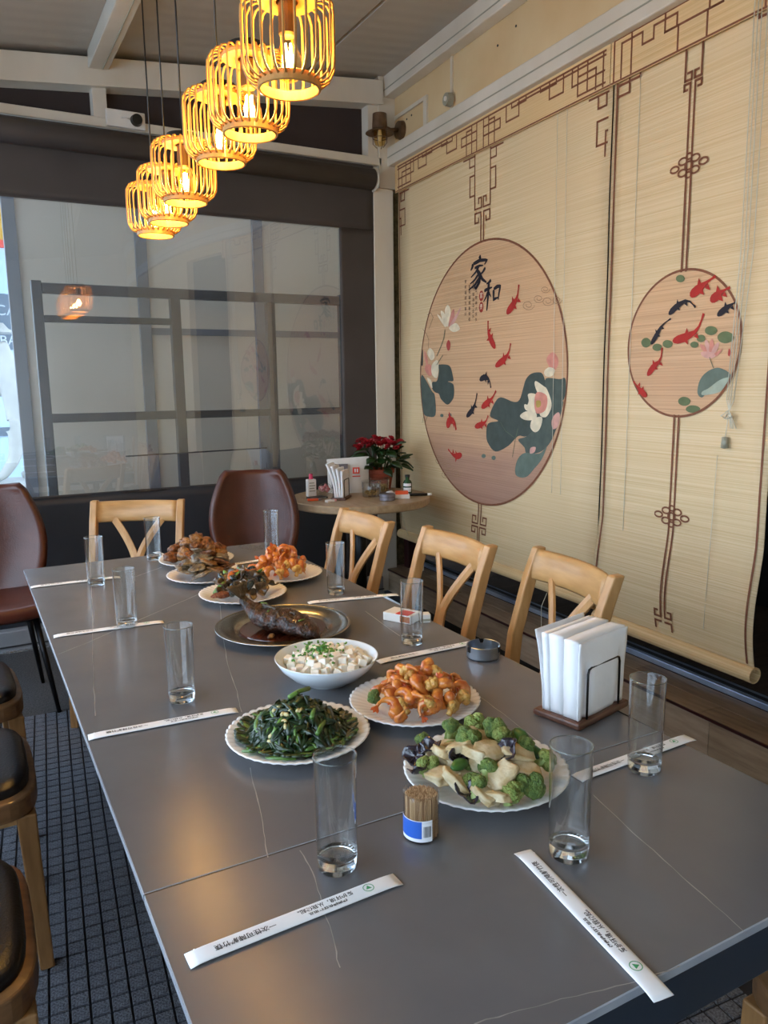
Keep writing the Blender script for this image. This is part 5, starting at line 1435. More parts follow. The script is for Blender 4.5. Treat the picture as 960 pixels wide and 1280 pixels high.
sp_ = [(.0 + (.112 + .004 * noise.noise(Vector((cos(a) * 2, sin(a) * 2, 0)))) * cos(a), (.112 + .004 * noise.noise(Vector((cos(a) * 2, sin(a) * 2, 0)))) * sin(a)) for a in [2 * pi * k / 48 for k in range(48)]]
b.add([(x, y, .0) for x, y in sp_] + [(x * .97, y * .97, .0065) for x, y in sp_], [(k, (k + 1) % 48, 48 + (k + 1) % 48, 48 + k) for k in range(48)] + [tuple(48 + k for k in range(48))])
o = b.build('braising_sauce', 'sauce')
o.location = (*FI, TZ + .0055)
tag(o, 'dark brown sauce pooled in the steel platter', 'sauce', kind='stuff')

# ---- food pieces
rnd.seed(12)
def blob_mesh(name, m, sx, sy, sz, amp, freq, seed, sub=2, sq=1.0):
    bm = bmesh.new()
    bmesh.ops.create_icosphere(bm, subdivisions=sub, radius=1.0)
    for v in bm.verts:
        d = 1 + amp * noise.noise(v.co * freq + Vector((seed * 7.3, seed * 1.7, seed)))
        c = [math.copysign(abs(t_) ** sq, t_) for t_ in v.co]
        v.co = Vector((c[0] * sx * d, c[1] * sy * d, c[2] * sz * d))
    me = bpy.data.meshes.new(name)
    bm.to_mesh(me)
    bm.free()
    me.materials.append(MATS[m])
    me.polygons.foreach_set('use_smooth', [True] * len(me.polygons))
    return me

def floret_meshes(seed, crown_m, stem_m, R=.017):
    r = random.Random(seed)
    bm = bmesh.new()
    for k in range(9):
        a = r.uniform(0, 2 * pi)
        el = r.uniform(.0, 1.2) if k else pi / 2
        c = Vector((cos(a) * cos(el), sin(a) * cos(el), sin(el))) * R * .62
        res = bmesh.ops.create_icosphere(bm, subdivisions=2, radius=R * r.uniform(.48, .62))
        for v in res['verts']:
            v.co = v.co * (1 + .30 * noise.noise(v.co * 420 + Vector((k, seed, 0)))) + c
    me = bpy.data.meshes.new('crown')
    bm.to_mesh(me)
    bm.free()
    me.materials.append(MATS[crown_m])
    me.polygons.foreach_set('use_smooth', [True] * len(me.polygons))
    b = MB()
    b.tube([(0, 0, R * .3), (R * .05, 0, -R * .3), (R * .1, .0, -R * 1.1)], [R * .55, R * .34, R * .40], 9)
    for k in range(3):
        a = k * 2.1 + seed
        b.tube([(R * .05, 0, -R * .4), (cos(a) * R * .5, sin(a) * R * .5, R * .25)], [R * .2, R * .24], 7)
    return me, b.mesh('stem', stem_m, True)
brocs = [floret_meshes(i, ('broccoli_crown', 'broccoli_light', 'broccoli_crown')[i], 'broccoli_stem') for i in range(3)]
caulis = [floret_meshes(20 + i, 'cauli', 'cauli') for i in range(2)]
def floret(kind, ms, loc, rot, s, label, cat, group):
    t = thing(kind, label, cat, loc, 0, group)
    t.rotation_euler = rot
    t.scale = (s, s, s)
    link('crown', ms[0], t)
    link('stem', ms[1], t)
    return t

def heap0(n, R, H, z0, seed):
    r = random.Random(seed)
    out = []
    for k in range(n):
        q = sqrt((k + .5) / n) * R
        a = k * 2.39996 + seed
        out.append((q * cos(a) + r.uniform(-.006, .006), q * sin(a) + r.uniform(-.006, .006), z0 + H * (1 - (q / R) ** 1.5)))
    return out
BC = (0.679, 0.920)
BROC = [(-0.025, 0.062, 0.815), (0.016, 0.047, 0.819), (0.018, 0.004, 0.828), (-0.032, -0.001, 0.826), (-0.101, 0.007, 0.793), (-0.062, 0.086, 0.790), (0.042, -0.042, 0.812), (0.060, -0.069, 0.796), (-0.010, -0.097, 0.789), (0.012, -0.098, 0.785), (-0.030, -0.103, 0.784), (-0.072, -0.070, 0.790), (-0.043, -0.060, 0.803), (0.012, -0.022, 0.826), (0.05, 0.03, 0.80), (0.06, 0.0, 0.80), (0.0, 0.08, 0.79)]
BROC += [(p[0] - .005, p[1] - .01, p[2]) for p in heap0(9, .06, .028, .786, 8)]
for i, p in enumerate(BROC):
    floret('broccoli_floret', brocs[i % 3], (BC[0] + p[0], BC[1] + p[1], p[2]), (rnd.uniform(-1.1, 1.1), rnd.uniform(-1.1, 1.1), rnd.uniform(0, 6.2)), rnd.uniform(.85, 1.15),
           'green broccoli floret in the broccoli and chicken dish', 'broccoli', 'broccoli florets on the near plate')
chk_me = []
for i in range(4):
    me = blob_mesh('chicken_slice', 'chicken', .0195, .0135, .0062, .34, 1.5, i + 1, 3, .55)
    chk_me.append(me)
CHK = [(-0.069, 0.014, 0.806), (-0.097, -0.021, 0.792), (-0.087, -0.05, 0.793), (-0.031, -0.079, 0.800), (-0.066, -0.088, 0.787), (-0.039, -0.024, 0.818), (0.021, -0.053, 0.812), (0.009, -0.080, 0.799), (-0.046, -0.002, 0.820), (-0.052, -0.098, 0.784), (-0.024, -0.038, 0.819), (0.0, 0.02, 0.805), (0.03, 0.02, 0.80), (-0.05, 0.05, 0.795), (0.0, -0.03, 0.80), (-0.06, 0.02, 0.79), (-.02, -.06, .788), (.03, -.02, .79)]
CHK += [(p[0] - .02, p[1] - .02, p[2]) for p in heap0(12, .07, .022, .782, 4)]
for i, p in enumerate(CHK):
    o = link('chicken_slice', chk_me[i % 4])
    o.location = (BC[0] + p[0], BC[1] + p[1], p[2])
    o.rotation_euler = (rnd.uniform(-.7, .7), rnd.uniform(-.7, .7), rnd.uniform(0, 6.2))
    s = rnd.uniform(1.1, 1.4)
    o.scale = (s, s, s)
    tag(o, 'pale slice of chicken among the broccoli', 'chicken', 'chicken slices on the near plate')
def ruffle_mesh(name, m, R, seed, th=.0016):
    b = MB()
    def fn(u, v):
        a = 2 * pi * u
        r = R * v * (1 + .18 * sin(3 * a + seed))
        return (r * cos(a), r * sin(a), R * .45 * v * v + R * .22 * v * sin(4 * a + seed))
    b.grid(fn, 20, 6, wrapu=True)
    return b.mesh(name, m, True)
fun_me = [ruffle_mesh('fungus_piece', 'fungus', .019, i) for i in range(3)]
for i, p in enumerate([(-0.101, 0.046, 0.794), (-0.080, 0.040, 0.803), (-0.066, -0.019, 0.808), (0.001, -0.053, 0.820), (-0.112, 0.011, 0.788), (-0.085, -0.075, 0.787), (0.07, 0.02, 0.79)]):
    o = link('fungus_piece', fun_me[i % 3], solid=.0016)
    o.location = (BC[0] + p[0], BC[1] + p[1], p[2])
    o.rotation_euler = (rnd.uniform(-.9, .9), rnd.uniform(-.9, .9), rnd.uniform(0, 6.2))
    tag(o, 'glossy black wood-ear fungus among the broccoli', 'fungus', 'fungus pieces on the near plate')
cuc = blob_mesh('cucumber_slice', 'cucumber', .020, .010, .006, .2, 1.2, 5)
for p in ((0.048, -0.03, .822), (-0.075, -0.035, .81), (0.062, -0.045, .80)):
    o = link('cucumber_slice', cuc)
    o.location = (BC[0] + p[0], BC[1] + p[1], p[2])
    o.rotation_euler = (rnd.uniform(-.6, .6), rnd.uniform(-.6, .6), rnd.uniform(0, 6.2))
    tag(o, 'dark green cucumber slice among the broccoli', 'cucumber', 'cucumber slices on the near plate')

# shrimps: curled tapering body with a fanned tail
def shrimp_meshes(seed):
    b = MB()
    r = random.Random(seed)
    R = .0145
    arc = r.uniform(3.0, 3.9)
    pts, rs = [], []
    for k in range(13):
        u = k / 12
        a = arc * u
        pts.append((R * cos(a), R * sin(a) * 1.15, .004 * sin(2 * u)))
        rs.append((.0045 + .0072 * sin(pi * min(1, u * 1.1 + .14)) ** .8) * (1 + .12 * (k % 2)) * (1 - .45 * u))
    b.tube(pts, rs, 9)
    body = b.mesh('body', 'shrimp', True)
    e = Vector(pts[-1])
    d = (Vector(pts[-1]) - Vector(pts[-2])).normalized()
    n = Vector((-d.y, d.x, 0))
    f = MB()
    for k in (-1, 0, 1):
        q = (d + n * .55 * k).normalized()
        m = Vector((-q.y, q.x, 0))
        f.add([e - m * .0015, e + q * .009 - m * .003, e + q * .0135, e + q * .009 + m * .003, e + m * .0015, e + q * .006 + Vector((0, 0, .0015))],
              [(0, 1, 5), (1, 2, 5), (2, 3, 5), (3, 4, 5), (4, 0, 5), (4, 3, 2, 1, 0)])
    return body, f.mesh('tail_fan', 'shrimp_tail', False)
shr_me = [shrimp_meshes(i) for i in range(3)]
def shrimp(loc, rot, s, label, group):
    t = thing('shrimp', label, 'shrimp', loc, 0, group)
    t.rotation_euler = rot
    t.scale = (s, s, s)
    ms = shr_me[rnd.randrange(3)]
    link('body', ms[0], t)
    link('tail_fan', ms[1], t)
SC = (0.721, 1.208)
rnd.seed(5)
SHR = [(-0.090, -0.050, 0.787), (-0.060, -0.053, 0.800), (-0.009, -0.014, 0.826), (0.040, -0.008, 0.824), (0.062, -0.040, 0.806), (-0.070, -0.080, 0.784), (-0.024, -0.095, 0.787), (0.007, -0.088, 0.795), (0.049, -0.073, 0.795), (-0.026, -0.052, 0.814), (-0.064, -0.025, 0.808), (0.010, -0.044, 0.820), (-0.027, -0.078, 0.802), (0.026, -0.067, 0.806),
       (0.03, 0.03, 0.81), (-0.03, 0.02, 0.812), (0.06, 0.01, 0.80), (-0.06, 0.02, 0.795), (0.0, 0.05, 0.80), (0.0, 0.0, 0.80), (-.04, -.03, .795), (.04, -.04, .79)]
SHR += [(p[0], p[1] - .02, p[2]) for p in heap0(16, .072, .034, .784, 6)]
for p in SHR:
    shrimp((SC[0] + p[0], SC[1] + p[1], p[2]), (rnd.uniform(-1.2, 1.2), rnd.uniform(-1.2, 1.2), rnd.uniform(0, 6.2)), rnd.uniform(.85, 1.15), 'orange glazed shrimp in the nearer shrimp dish', 'shrimps on the nearer plate')
for i, p in enumerate([(-0.025, -0.085, 0.798), (0.051, -0.085, 0.790), (0.020, -0.100, 0.785), (0.005, -0.061, 0.815), (-0.017, -0.001, 0.825), (-.06, -.06, .79), (.07, -.02, .79), (.03, -.02, .82)]):
    floret('cauliflower_floret', caulis[i % 2], (SC[0] + p[0], SC[1] + p[1], p[2]), (rnd.uniform(-1, 1), rnd.uniform(-1, 1), rnd.uniform(0, 6.2)), rnd.uniform(.75, 1.0), 'browned cauliflower floret in the nearer shrimp dish', 'cauliflower', 'cauliflower florets on the nearer shrimp plate')
floret('broccoli_floret', brocs[0], (SC[0] - .091, SC[1] + .0, .793), (.5, -.6, 1), .8, 'single green broccoli floret at the left of the nearer shrimp dish', 'broccoli', None)

# far shrimp dish
def heap(n, R, H, z0, seed):
    r = random.Random(seed)
    out = []
    for k in range(n):
        q = sqrt((k + .5) / n) * R
        a = k * 2.39996 + seed
        out.append((q * cos(a) + r.uniform(-.006, .006), q * sin(a) + r.uniform(-.006, .006), z0 + H * (1 - (q / R) ** 1.5)))
    return out
FC = (0.873 - .01, 2.298)
rnd.seed(21)
for p in heap(26, .085, .062, .785, 3):
    shrimp((FC[0] + p[0], FC[1] + p[1], p[2]), (rnd.uniform(-1.3, 1.3), rnd.uniform(-1.3, 1.3), rnd.uniform(0, 6.2)), rnd.uniform(.95, 1.3), 'orange glazed shrimp in the farther shrimp dish', 'shrimps on the farther plate')
for i, p in enumerate(((-.07, -.055, .79), (-.03, -.085, .788), (.03, -.08, .79), (.06, -.05, .79), (-.08, .0, .79), (0, -.06, .808))):
    floret('cauliflower_floret', caulis[i % 2], (FC[0] + p[0], FC[1] + p[1], p[2]), (rnd.uniform(-1, 1), rnd.uniform(-1, 1), rnd.uniform(0, 6.2)), rnd.uniform(.8, 1.05), 'browned cauliflower floret in the farther shrimp dish', 'cauliflower', 'cauliflower florets on the farther shrimp plate')

# fried chunks (back plate) and stacked fried slices (front plate)
fr_me = [blob_mesh('fried_chunk', 'fried' if i % 2 else 'fried_light', .030, .022, .018, .55, 1.6, i + 3, 3) for i in range(4)]
for i, p in enumerate(heap(17, .095, .058, .782, 5)):
    o = link('fried_chunk', fr_me[i % 4])
    o.location = (PL['fr2'][0] + p[0] - .005, PL['fr2'][1] + p[1], p[2])
    o.rotation_euler = (rnd.uniform(-.8, .8), rnd.uniform(-.8, .8), rnd.uniform(0, 6.2))
    tag(o, 'crisp brown fried chunk on the farthest plate', 'fried food', 'fried chunks on the farthest plate')
sl_me = [blob_mesh('fried_slice', ['fried_grey', 'fried', 'fried_light', 'fried_grey'][i], .040, .026, .0065, .5, 1.5, i + 11, 3) for i in range(4)]
for i, p in enumerate(heap(24, .078, .066, .778, 9)):
    o = link('fried_slice', sl_me[i % 4])
    o.location = (PL['fr1'][0] + p[0] - .004, PL['fr1'][1] + p[1], p[2])
    o.rotation_euler = (rnd.uniform(-.5, .5), rnd.uniform(-.5, .5), rnd.uniform(0, 6.2))
    tag(o, 'flaky greyish-brown fried slice stacked on the plate before the fried chunks', 'fried food', 'fried slices in the stack')

# dark stir-fry with mussels
MC = PL['mus']
mu_me = [ruffle_mesh('mushroom_slice', 'mushroom', .021, i + 4) for i in range(3)]
for i, p in enumerate(heap(24, .085, .052, .779, 2)):
    o = link('mushroom_slice', mu_me[i % 3], solid=.003)
    o.location = (MC[0] + p[0], MC[1] + p[1], p[2])
    o.rotation_euler = (rnd.uniform(-1, 1), rnd.uniform(-1, 1), rnd.uniform(0, 6.2))
    tag(o, 'dark brown mushroom slice in the stir-fry behind the fish', 'mushroom', 'mushroom slices in the stir-fry')
ms_me = blob_mesh('mussel_shell', 'mussel', .024, .013, .011, .12, 1.0, 2)
for i, p in enumerate(((-.052, -.072, .800), (-.035, -.030, .822), (-.005, -.068, .805), (.045, -.045, .806), (.03, .02, .826), (-.05, .02, .81))):
    o = link('mussel_shell', ms_me)
    o.location = (MC[0] + p[0], MC[1] + p[1], p[2])
    o.rotation_euler = ((.2, 1.3, 2.0) if i == 0 else (rnd.uniform(-.8, .8), rnd.uniform(-.8, .8), rnd.uniform(0, 6.2)))
    tag(o, 'dark blue-green mussel shell in the stir-fry behind the fish', 'mussel', 'mussel shells in the stir-fry')
ca_me = blob_mesh('carrot_slice', 'carrot', .030, .010, .0035, .2, 1.2, 3)
for i, p in enumerate(((-.005, -.005, .836), (.03, -.01, .834), (-.04, -.02, .83), (.0, .03, .832))):
    o = link('carrot_slice', ca_me)
    o.location = (MC[0] + p[0], MC[1] + p[1], p[2])
    o.rotation_euler = (rnd.uniform(-.3, .3), rnd.uniform(-.3, .3), .3 + .4 * i)
    tag(o, 'orange carrot slice on top of the dark stir-fry', 'carrot', 'carrot slices on the stir-fry')
gp_me = blob_mesh('pepper_strip', 'greens_stem', .026, .008, .004, .3, 1.4, 6)
for i in range(7):
    p = heap(7, .075, .05, .786, 14)[i]
    o = link('pepper_strip', gp_me)
    o.location = (MC[0] + p[0], MC[1] + p[1], p[2] + .006)
    o.rotation_euler = (rnd.uniform(-.8, .8), rnd.uniform(-.8, .8), rnd.uniform(0, 6.2))
    tag(o, 'green pepper strip in the dark stir-fry', 'pepper', 'pepper strips in the stir-fry')
o = link('minced_topping', blob_mesh('minced_topping', 'mince', .028, .022, .008, .3, 2.0, 4, 3))
o.location = (MC[0] - .078, MC[1] - .045, .782)
tag(o, 'small mound of reddish-brown mince at the left of the dark stir-fry', 'mince')

# braised fish on its platter
def fish():
    t = thing('braised_fish', 'whole dark braised fish with its tail turned up, lying in sauce', 'fish', (0.655, 1.755, .7622))
    t.rotation_euler = (0, 0, radians(-62))
    t.scale = (1.08, 1.3, 1.22)
    b = MB()
    key = [(-.112, .011, .020), (-.098, .013, .024), (-.080, .020, .030), (-.055, .027, .038), (-.02, .033, .044), (.02, .034, .045), (.055, .031, .040), (.085, .025, .032), (.105, .015, .022), (.114, .004, .008)]
    def kprof(x):
        for (x0, a0, h0), (x1, a1, h1) in zip(key[:-1], key[1:]):
            if x <= x1:
                q = (x - x0) / (x1 - x0)
                q = q * q * (3 - 2 * q)
                return a0 + (a1 - a0) * q, h0 + (h1 - h0) * q
        return key[-1][1:]
    n, N = 30, 56
    vs = []
    for i in range(N):
        x = -.112 + .226 * i / (N - 1)
        hw, hh = kprof(x)
        lift = .030 * max(0, (-x - .04) / .06) ** 1.4
        for k in range(n):
            a = 2 * pi * k / n
            P = Vector((x * 60, cos(a) * 1.6, sin(a) * 1.6))
            nn = 1 + .16 * noise.noise(P) + .13 * noise.noise(P * 3.1) + .07 * noise.noise(P * 7)
            score = 1 - .12 * max(0, sin(a)) * max(0, 1 - abs(((x + .02 * cos(a)) / .030 + 10) % 1 - .5) * 7)
            nn *= score
            vs.append((x, hw * cos(a) * nn, hh * .5 + lift + hh * .52 * sin(a) * nn + .002))
    fs = [(i * n + k, i * n + (k + 1) % n, (i + 1) * n + (k + 1) % n, (i + 1) * n + k) for i in range(N - 1) for k in range(n)]
    fs += [tuple(range(n)), tuple((N - 1) * n + k for k in range(n))]
    b.add(vs, fs)
    o = b.build('body', 'fish_skin', t, smooth=True)
    fixn(o.data)
    for (x_, y_) in ((-.05, .004), (-.02, -.010), (.01, .012), (.03, -.006), (.055, .008), (.075, -.008)):
        sl_ = link('scallion_shred', blob_mesh('scallion_shred', 'greens_stem', .011, .0022, .0018, .2, 1.3, x_ * 90, 1), t)
        sl_.location = (x_, y_, .0455 - abs(x_) * .12 + (.012 if x_ < -.04 else 0))
        sl_.rotation_euler = (0, 0, x_ * 60)
    f = MB()
    def tail(u, v):
        a = (u - .5) * 1.5
        r = .012 + .050 * v * (1 - .25 * cos(a * 3) * v)
        return (-.108 - .012 * v - r * .20 * cos(a), r * sin(a) * .62, .046 + r * cos(a) * .70 + .002 * sin(u * 40))
    f.grid(tail, 18, 6)
    f.build('tail_fin', 'fish_fin', t, smooth=True, solid=.003)
    d = MB()
    def dors(u, v):
        return (-.05 + .10 * u, .002 * sin(u * 50), .040 + .012 * v * (1 - .6 * u) + .002 * sin(u * 60) * v)
    d.grid(dors, 24, 3)
    d.build('dorsal_fin', 'fish_fin', t, smooth=True, solid=.002)
    return t
fish()
ga = blob_mesh('ginger_slice', 'fried_light', .014, .009, .004, .4, 1.5, 8)
for p in ((-.055, -.06, .012), (.01, .0, .047), (.03, -.03, .044), (-.02, .045, .048)):
    o = link('ginger_slice', ga)
    o.location = (FI[0] + p[0], FI[1] + p[1], TZ + p[2] + .004)
    o.rotation_euler = (.2, .1, p[0] * 40)
    tag(o, 'brown ginger slice in the fish platter', 'ginger', 'ginger slices with the fish')

# tofu cubes and scallion
rnd.seed(3)
tb = MB().box(-.0085, .0085, -.0085, .0085, -.0075, .0075)
bm = bmesh.new()
bm.from_mesh(tb.mesh('tofu_cube', 'tofu'))
bmesh.ops.bevel(bm, geom=list(bm.edges), offset=.0014, segments=1, affect='EDGES')
tofu_me = bpy.data.meshes.new('tofu_cube')
bm.to_mesh(tofu_me)
bm.free()
tofu_me.materials.append(MATS['tofu'])
for layer, (n_, R, z) in enumerate(((40, .078, .786), (58, .085, .797), (30, .060, .808))):
    for k in range(n_):
        q = sqrt((k + .5) / n_) * R
        a = k * 2.39996 + layer
        o = link('tofu_cube', tofu_me)
        o.location = (BOW[0] + q * cos(a), BOW[1] + q * sin(a), z + rnd.uniform(-.002, .003) - .006 * (q / R) ** 2 * (layer == 2))
        o.rotation_euler = (rnd.uniform(-.5, .5), rnd.uniform(-.5, .5), rnd.uniform(0, 6.2))
        s = rnd.uniform(.85, 1.1)
        o.scale = (s, s, s)
        tag(o, 'white tofu cube in the pale bowl', 'tofu', 'tofu cubes in the bowl')
sb = MB()
for k in range(150):
    q = abs(rnd.gauss(0, .042))
    a = rnd.uniform(0, 6.28)
    if q > .08:
        continue
    c = Vector((q * cos(a) - .002, q * sin(a) + .018, .8165 - .75 - q * .10 + rnd.uniform(-.002, .002)))
    M = Matrix.Translation(c) @ Matrix.Rotation(rnd.uniform(0, 6), 4, 'Z') @ Matrix.Rotation(rnd.uniform(-.9, .9), 4, 'X')
    r_ = rnd.uniform(.0022, .0040)
    sb.add([M @ Vector((r_ * cos(2 * pi * j / 7), r_ * sin(2 * pi * j / 7), h)) for h in (-.0014, .0014) for j in range(7)], [(j, (j + 1) % 7, 7 + (j + 1) % 7, 7 + j) for j in range(7)] + [tuple(range(7, 14)), tuple(range(6, -1, -1))])
o = sb.build('chopped_scallion', 'scallion')
o.location = (BOW[0], BOW[1], TZ)
tag(o, 'chopped green scallion scattered over the tofu', 'scallion', kind='stuff')

# heap of dark greens: many curved strands
gr = MB()
r = random.Random(31)
def strand(b, base, L, wid, lift, mi):
    a = r.uniform(0, 6.28)
    d = Vector((cos(a), sin(a), 0))
    n = Vector((-d.y, d.x, 0))
    bend = r.uniform(-1.4, 1.4)
    pts = []
    for k in range(8):
        u = k / 7 - .5
        p = base + d * L * u + n * bend * L * u * u
        rr = sqrt((p.x) ** 2 + (p.y) ** 2)
        top = max(.010, .078 * (1 - (rr / .098) ** 1.7)) if rr < .098 else .010
        z = min(base.z, top) if lift == 0 else min(base.z + lift * sin(pi * (u + .5)), top + lift)
        if rr > .106:
            p = p * (.106 / rr)
            rr = .106
        pts.append(Vector((p.x, p.y, max(.0125 + max(0, rr - .075) * .42, z))))
    b.tube(pts, [wid * (.5 + .5 * sin(pi * (.15 + .7 * k / 7))) for k in range(8)], 5, flat=(.45, 1.0), mi=mi)
for k in range(520):
    q = sqrt(r.random()) * .092
    a = r.uniform(0, 6.28)
    x, y = q * cos(a), q * sin(a)
    top = .078 * (1 - (q / .098) ** 1.7)
    strand(gr, Vector((x, y, max(.012, top * r.uniform(.55, 1.0)))), r.uniform(.03, .075), r.uniform(.0024, .0075), r.uniform(0, .004), 0 if r.random() < .86 else 1)
for (x, y, z, a) in ((-.085, -.03, .016, 2.9), (-.06, -.075, .014, 2.6), (.02, -.03, .062, 1.0), (.01, .01, .084, .4), (.02, -.06, .045, .9)):
    d = Vector((cos(a), sin(a), 0))
    gr.tube([Vector((x, y, z)) - d * .025, Vector((x, y, z + .003)), Vector((x, y, z)) + d * .025], .0042, 7, mi=1)
for k in range(90):
    q = sqrt(r.random()) * .085
    a = r.uniform(0, 6.28)
    M = Matrix.Translation((q * cos(a), q * sin(a), max(.018, .074 * (1 - (q / .098) ** 1.7)))) @ Matrix.Rotation(a, 4, 'Z') @ Matrix.Rotation(r.uniform(.2, 1.0), 4, 'Y') @ Matrix.Rotation(r.uniform(0, 6), 4, 'Z')
    sd = r.uniform(0, 6)
    W2, L2 = r.uniform(.006, .010), r.uniform(.016, .028)
    gr.grid(lambda u, v: tuple(M @ Vector(((u - .5) * 2 * W2 * sin(pi * min(.97, v + .04)), (v - .5) * 2 * L2, .003 * sin(u * 7 + sd) + .004 * sin(v * 5 + sd)))), 6, 7)
o = gr.build('sauteed_greens', ['greens', 'greens_stem'], smooth=True)
o.location = (0.470, 1.190, TZ + .002)
tag(o, 'heap of dark green sauteed leafy stems with garlic', 'greens', kind='stuff')
gs = blob_mesh('garlic_slice', 'garlic', .007, .0045, .0022, .2, 1.2, 3, 1)
for k in range(16):
    a, q = r.uniform(3.0, 6.4), r.uniform(.02, .075)
    oo = link('garlic_slice', gs)
    oo.location = (0.470 + q * cos(a), 1.190 + q * sin(a), TZ + .004 + max(.014, .078 * (1 - (q / .098) ** 1.7)))
    oo.rotation_euler = (r.uniform(-.8, .8), r.uniform(-.8, .8), r.uniform(0, 6))
    tag(oo, 'pale garlic slice among the dark greens', 'garlic', 'garlic slices in the greens')

# toothpick jar
tj = thing('toothpick_jar', 'clear round jar packed with wooden toothpicks, blue label', 'jar', (0.512, 0.842, TZ + .0003))
JH = .066
MB().lathe([(.0245, .0), (.0250, .001), (.0250, JH - .001), (.0255, JH), (.0240, JH), (.0238, .002), (0, .0016), (0, 0), (.0245, 0)], 40).build('body', 'jar_plastic', tj, smooth=False)
MB().lathe([(.0252, .030), (.0257, .031), (.0252, .032)], 40).build('seam', 'jar_plastic', tj, smooth=False)
b = MB()
pk_ = 0
for k in range(330):
    q = sqrt((k + .5) / 330) * .0225
    a = k * 2.39996
    h = JH - .004 + rnd.uniform(-.0012, .0012)
    x, y = q * cos(a), q * sin(a)
    b.tube([(x, y, .0025), (x, y, h - .003), (x, y, h)], [.00105, .00105, .0004], 5, caps=True)
o = b.build('toothpicks', 'toothpick', tj)
o['kind'] = 'stuff'
b = MB()
def lab_fn(a0, a1, z0, z1, rr):
    def fn(u, v):
        a = a0 + (a1 - a0) * u
        return (rr * cos(a), rr * sin(a), z0 + (z1 - z0) * v)
    return fn
lb = MB().grid(lab_fn(radians(150), radians(275), .003, .034, .0253), 16, 2).build('label', 'paper', tj, smooth=True)
MB().grid(lab_fn(radians(152), radians(240), .008, .033, .0255), 14, 2).build('blue_panel', 'print_blue', lb, smooth=True)
for k in range(7):
    a = radians(246 + k * 3.6)
    MB().grid(lab_fn(a, a + radians(1.5 + (k % 3) * .5), .010, .026, .0256), 2, 2).build('barcode_bar', 'print_ink', lb)

# napkin holder and napkins
nh = thing('napkin_holder', 'dark wooden napkin holder with black wire frame on the dining table', 'napkin holder', (0.991, 1.040, TZ + .0003), radians(12.9))
MB().box(-.083, .083, -.052, .052, 0, .013).build('base', 'holder_wood', nh, bevel=.004)
def wire_frame(y):
    pts = [(-.052, y, .012), (-.052, y, .098), (-.049, y, .106), (-.042, y, .109), (.042, y, .109), (.049, y, .106), (.052, y, .098), (.052, y, .012)]
    return MB().tube(pts, .0022, 8)
wire_frame(-.0465).build('wire', 'wire_black', nh, smooth=True)
wire_frame(.0465).build('wire', 'wire_black', nh, smooth=True)
def napkin(par, y, w, h, th, bulge, lean, seed, z0=.0135):
    b = MB()
    def front(u, v):
        x = (u - .5) * w * (1 + .06 * (v - .5))
        z = z0 + h * v
        k = (1 - (2 * u - 1) ** 4)
        yy = bulge * (sin(pi * v * 1.15 + .1) - .55 * math.exp(-((v - .52) / .18) ** 2) * 0) * k
        if bulge < 0:
            pin = math.exp(-((abs(2 * u - 1) - .72) / .10) ** 2) * (1 if v < .62 else max(0, 1 - (v - .62) * 6))
            yy += .006 * pin
        return x, y + yy + lean * v ** 2 + .0015 * noise.noise(Vector((u * 3, v * 3, seed))), z
    nu, nv = 22, 18
    vs = [front(i / (nu - 1), j / (nv - 1)) for j in range(nv) for i in range(nu)]
    n = nu * nv
    vs += [(x, yy + th, z) for x, yy, z in vs]
    fs = []
    for j in range(nv - 1):
        for i in range(nu - 1):
            a = j * nu + i
            fs.append((a, a + 1, a + nu + 1, a + nu))
            fs.append((n + a, n + a + nu, n + a + nu + 1, n + a + 1))
    for i in range(nu - 1):
        fs.append((i, n + i, n + i + 1, i + 1))
        a = (nv - 1) * nu + i
        fs.append((a, a + 1, n + a + 1, n + a))
    for j in range(nv - 1):
        a = j * nu
        fs.append((a, a + nu, n + a + nu, n + a))
        a = j * nu + nu - 1
        fs.append((a, n + a, n + a + nu, a + nu))
    b.add(vs, fs)
    return b.build('napkin', 'napkin_paper', par, smooth=True)
ns = thing('napkin_stack', 'thick stack of folded white napkins standing in the near holder', 'napkins', (0.991, 1.040, TZ + .0003), radians(12.9))
napkin(ns, -.0420, .150, .146, .0025, -.007, -.004, 0.7)
napkin(ns, -.0392, .148, .148, .030, -.004, -.001, 1.9)
napkin(ns, -.0085, .147, .150, .028, 0.0, .004, 3.1)
napkin(ns, .0205, .150, .149, .012, 0.0, .007, 5.7)
napkin(ns, .0345, .152, .152, .0016, 0.0, .018, 9.1)

# ashtray
at = thing('ashtray', 'round steel ashtray at the blind side of the dining table', 'ashtray', (1.002, 1.372, TZ + .0003))
def amod(r_, z, a):
    if z > .024 and min(abs((a % (2 * pi / 3)) - pi / 3), 9) < .16:
        return r_, z - .010
    return r_, z
MB().lathe([(0, .0), (.035, .0), (.038, .004), (.0385, .030), (.0370, .031), (.0355, .030), (.0350, .006), (0, .004)], 72, mod=amod).build('bowl', 'ash_steel', at, smooth=False)
for k in range(3):
    a = pi / 3 + k * 2 * pi / 3
    o = MB().box(-.004, .004, -.0012, .0012, -.006, .006).build('cigarette_rest', 'black_metal', at)
    o.location = (.0392 * cos(a), .0392 * sin(a), .024)
    o.rotation_euler = (0, 0, a + pi / 2)

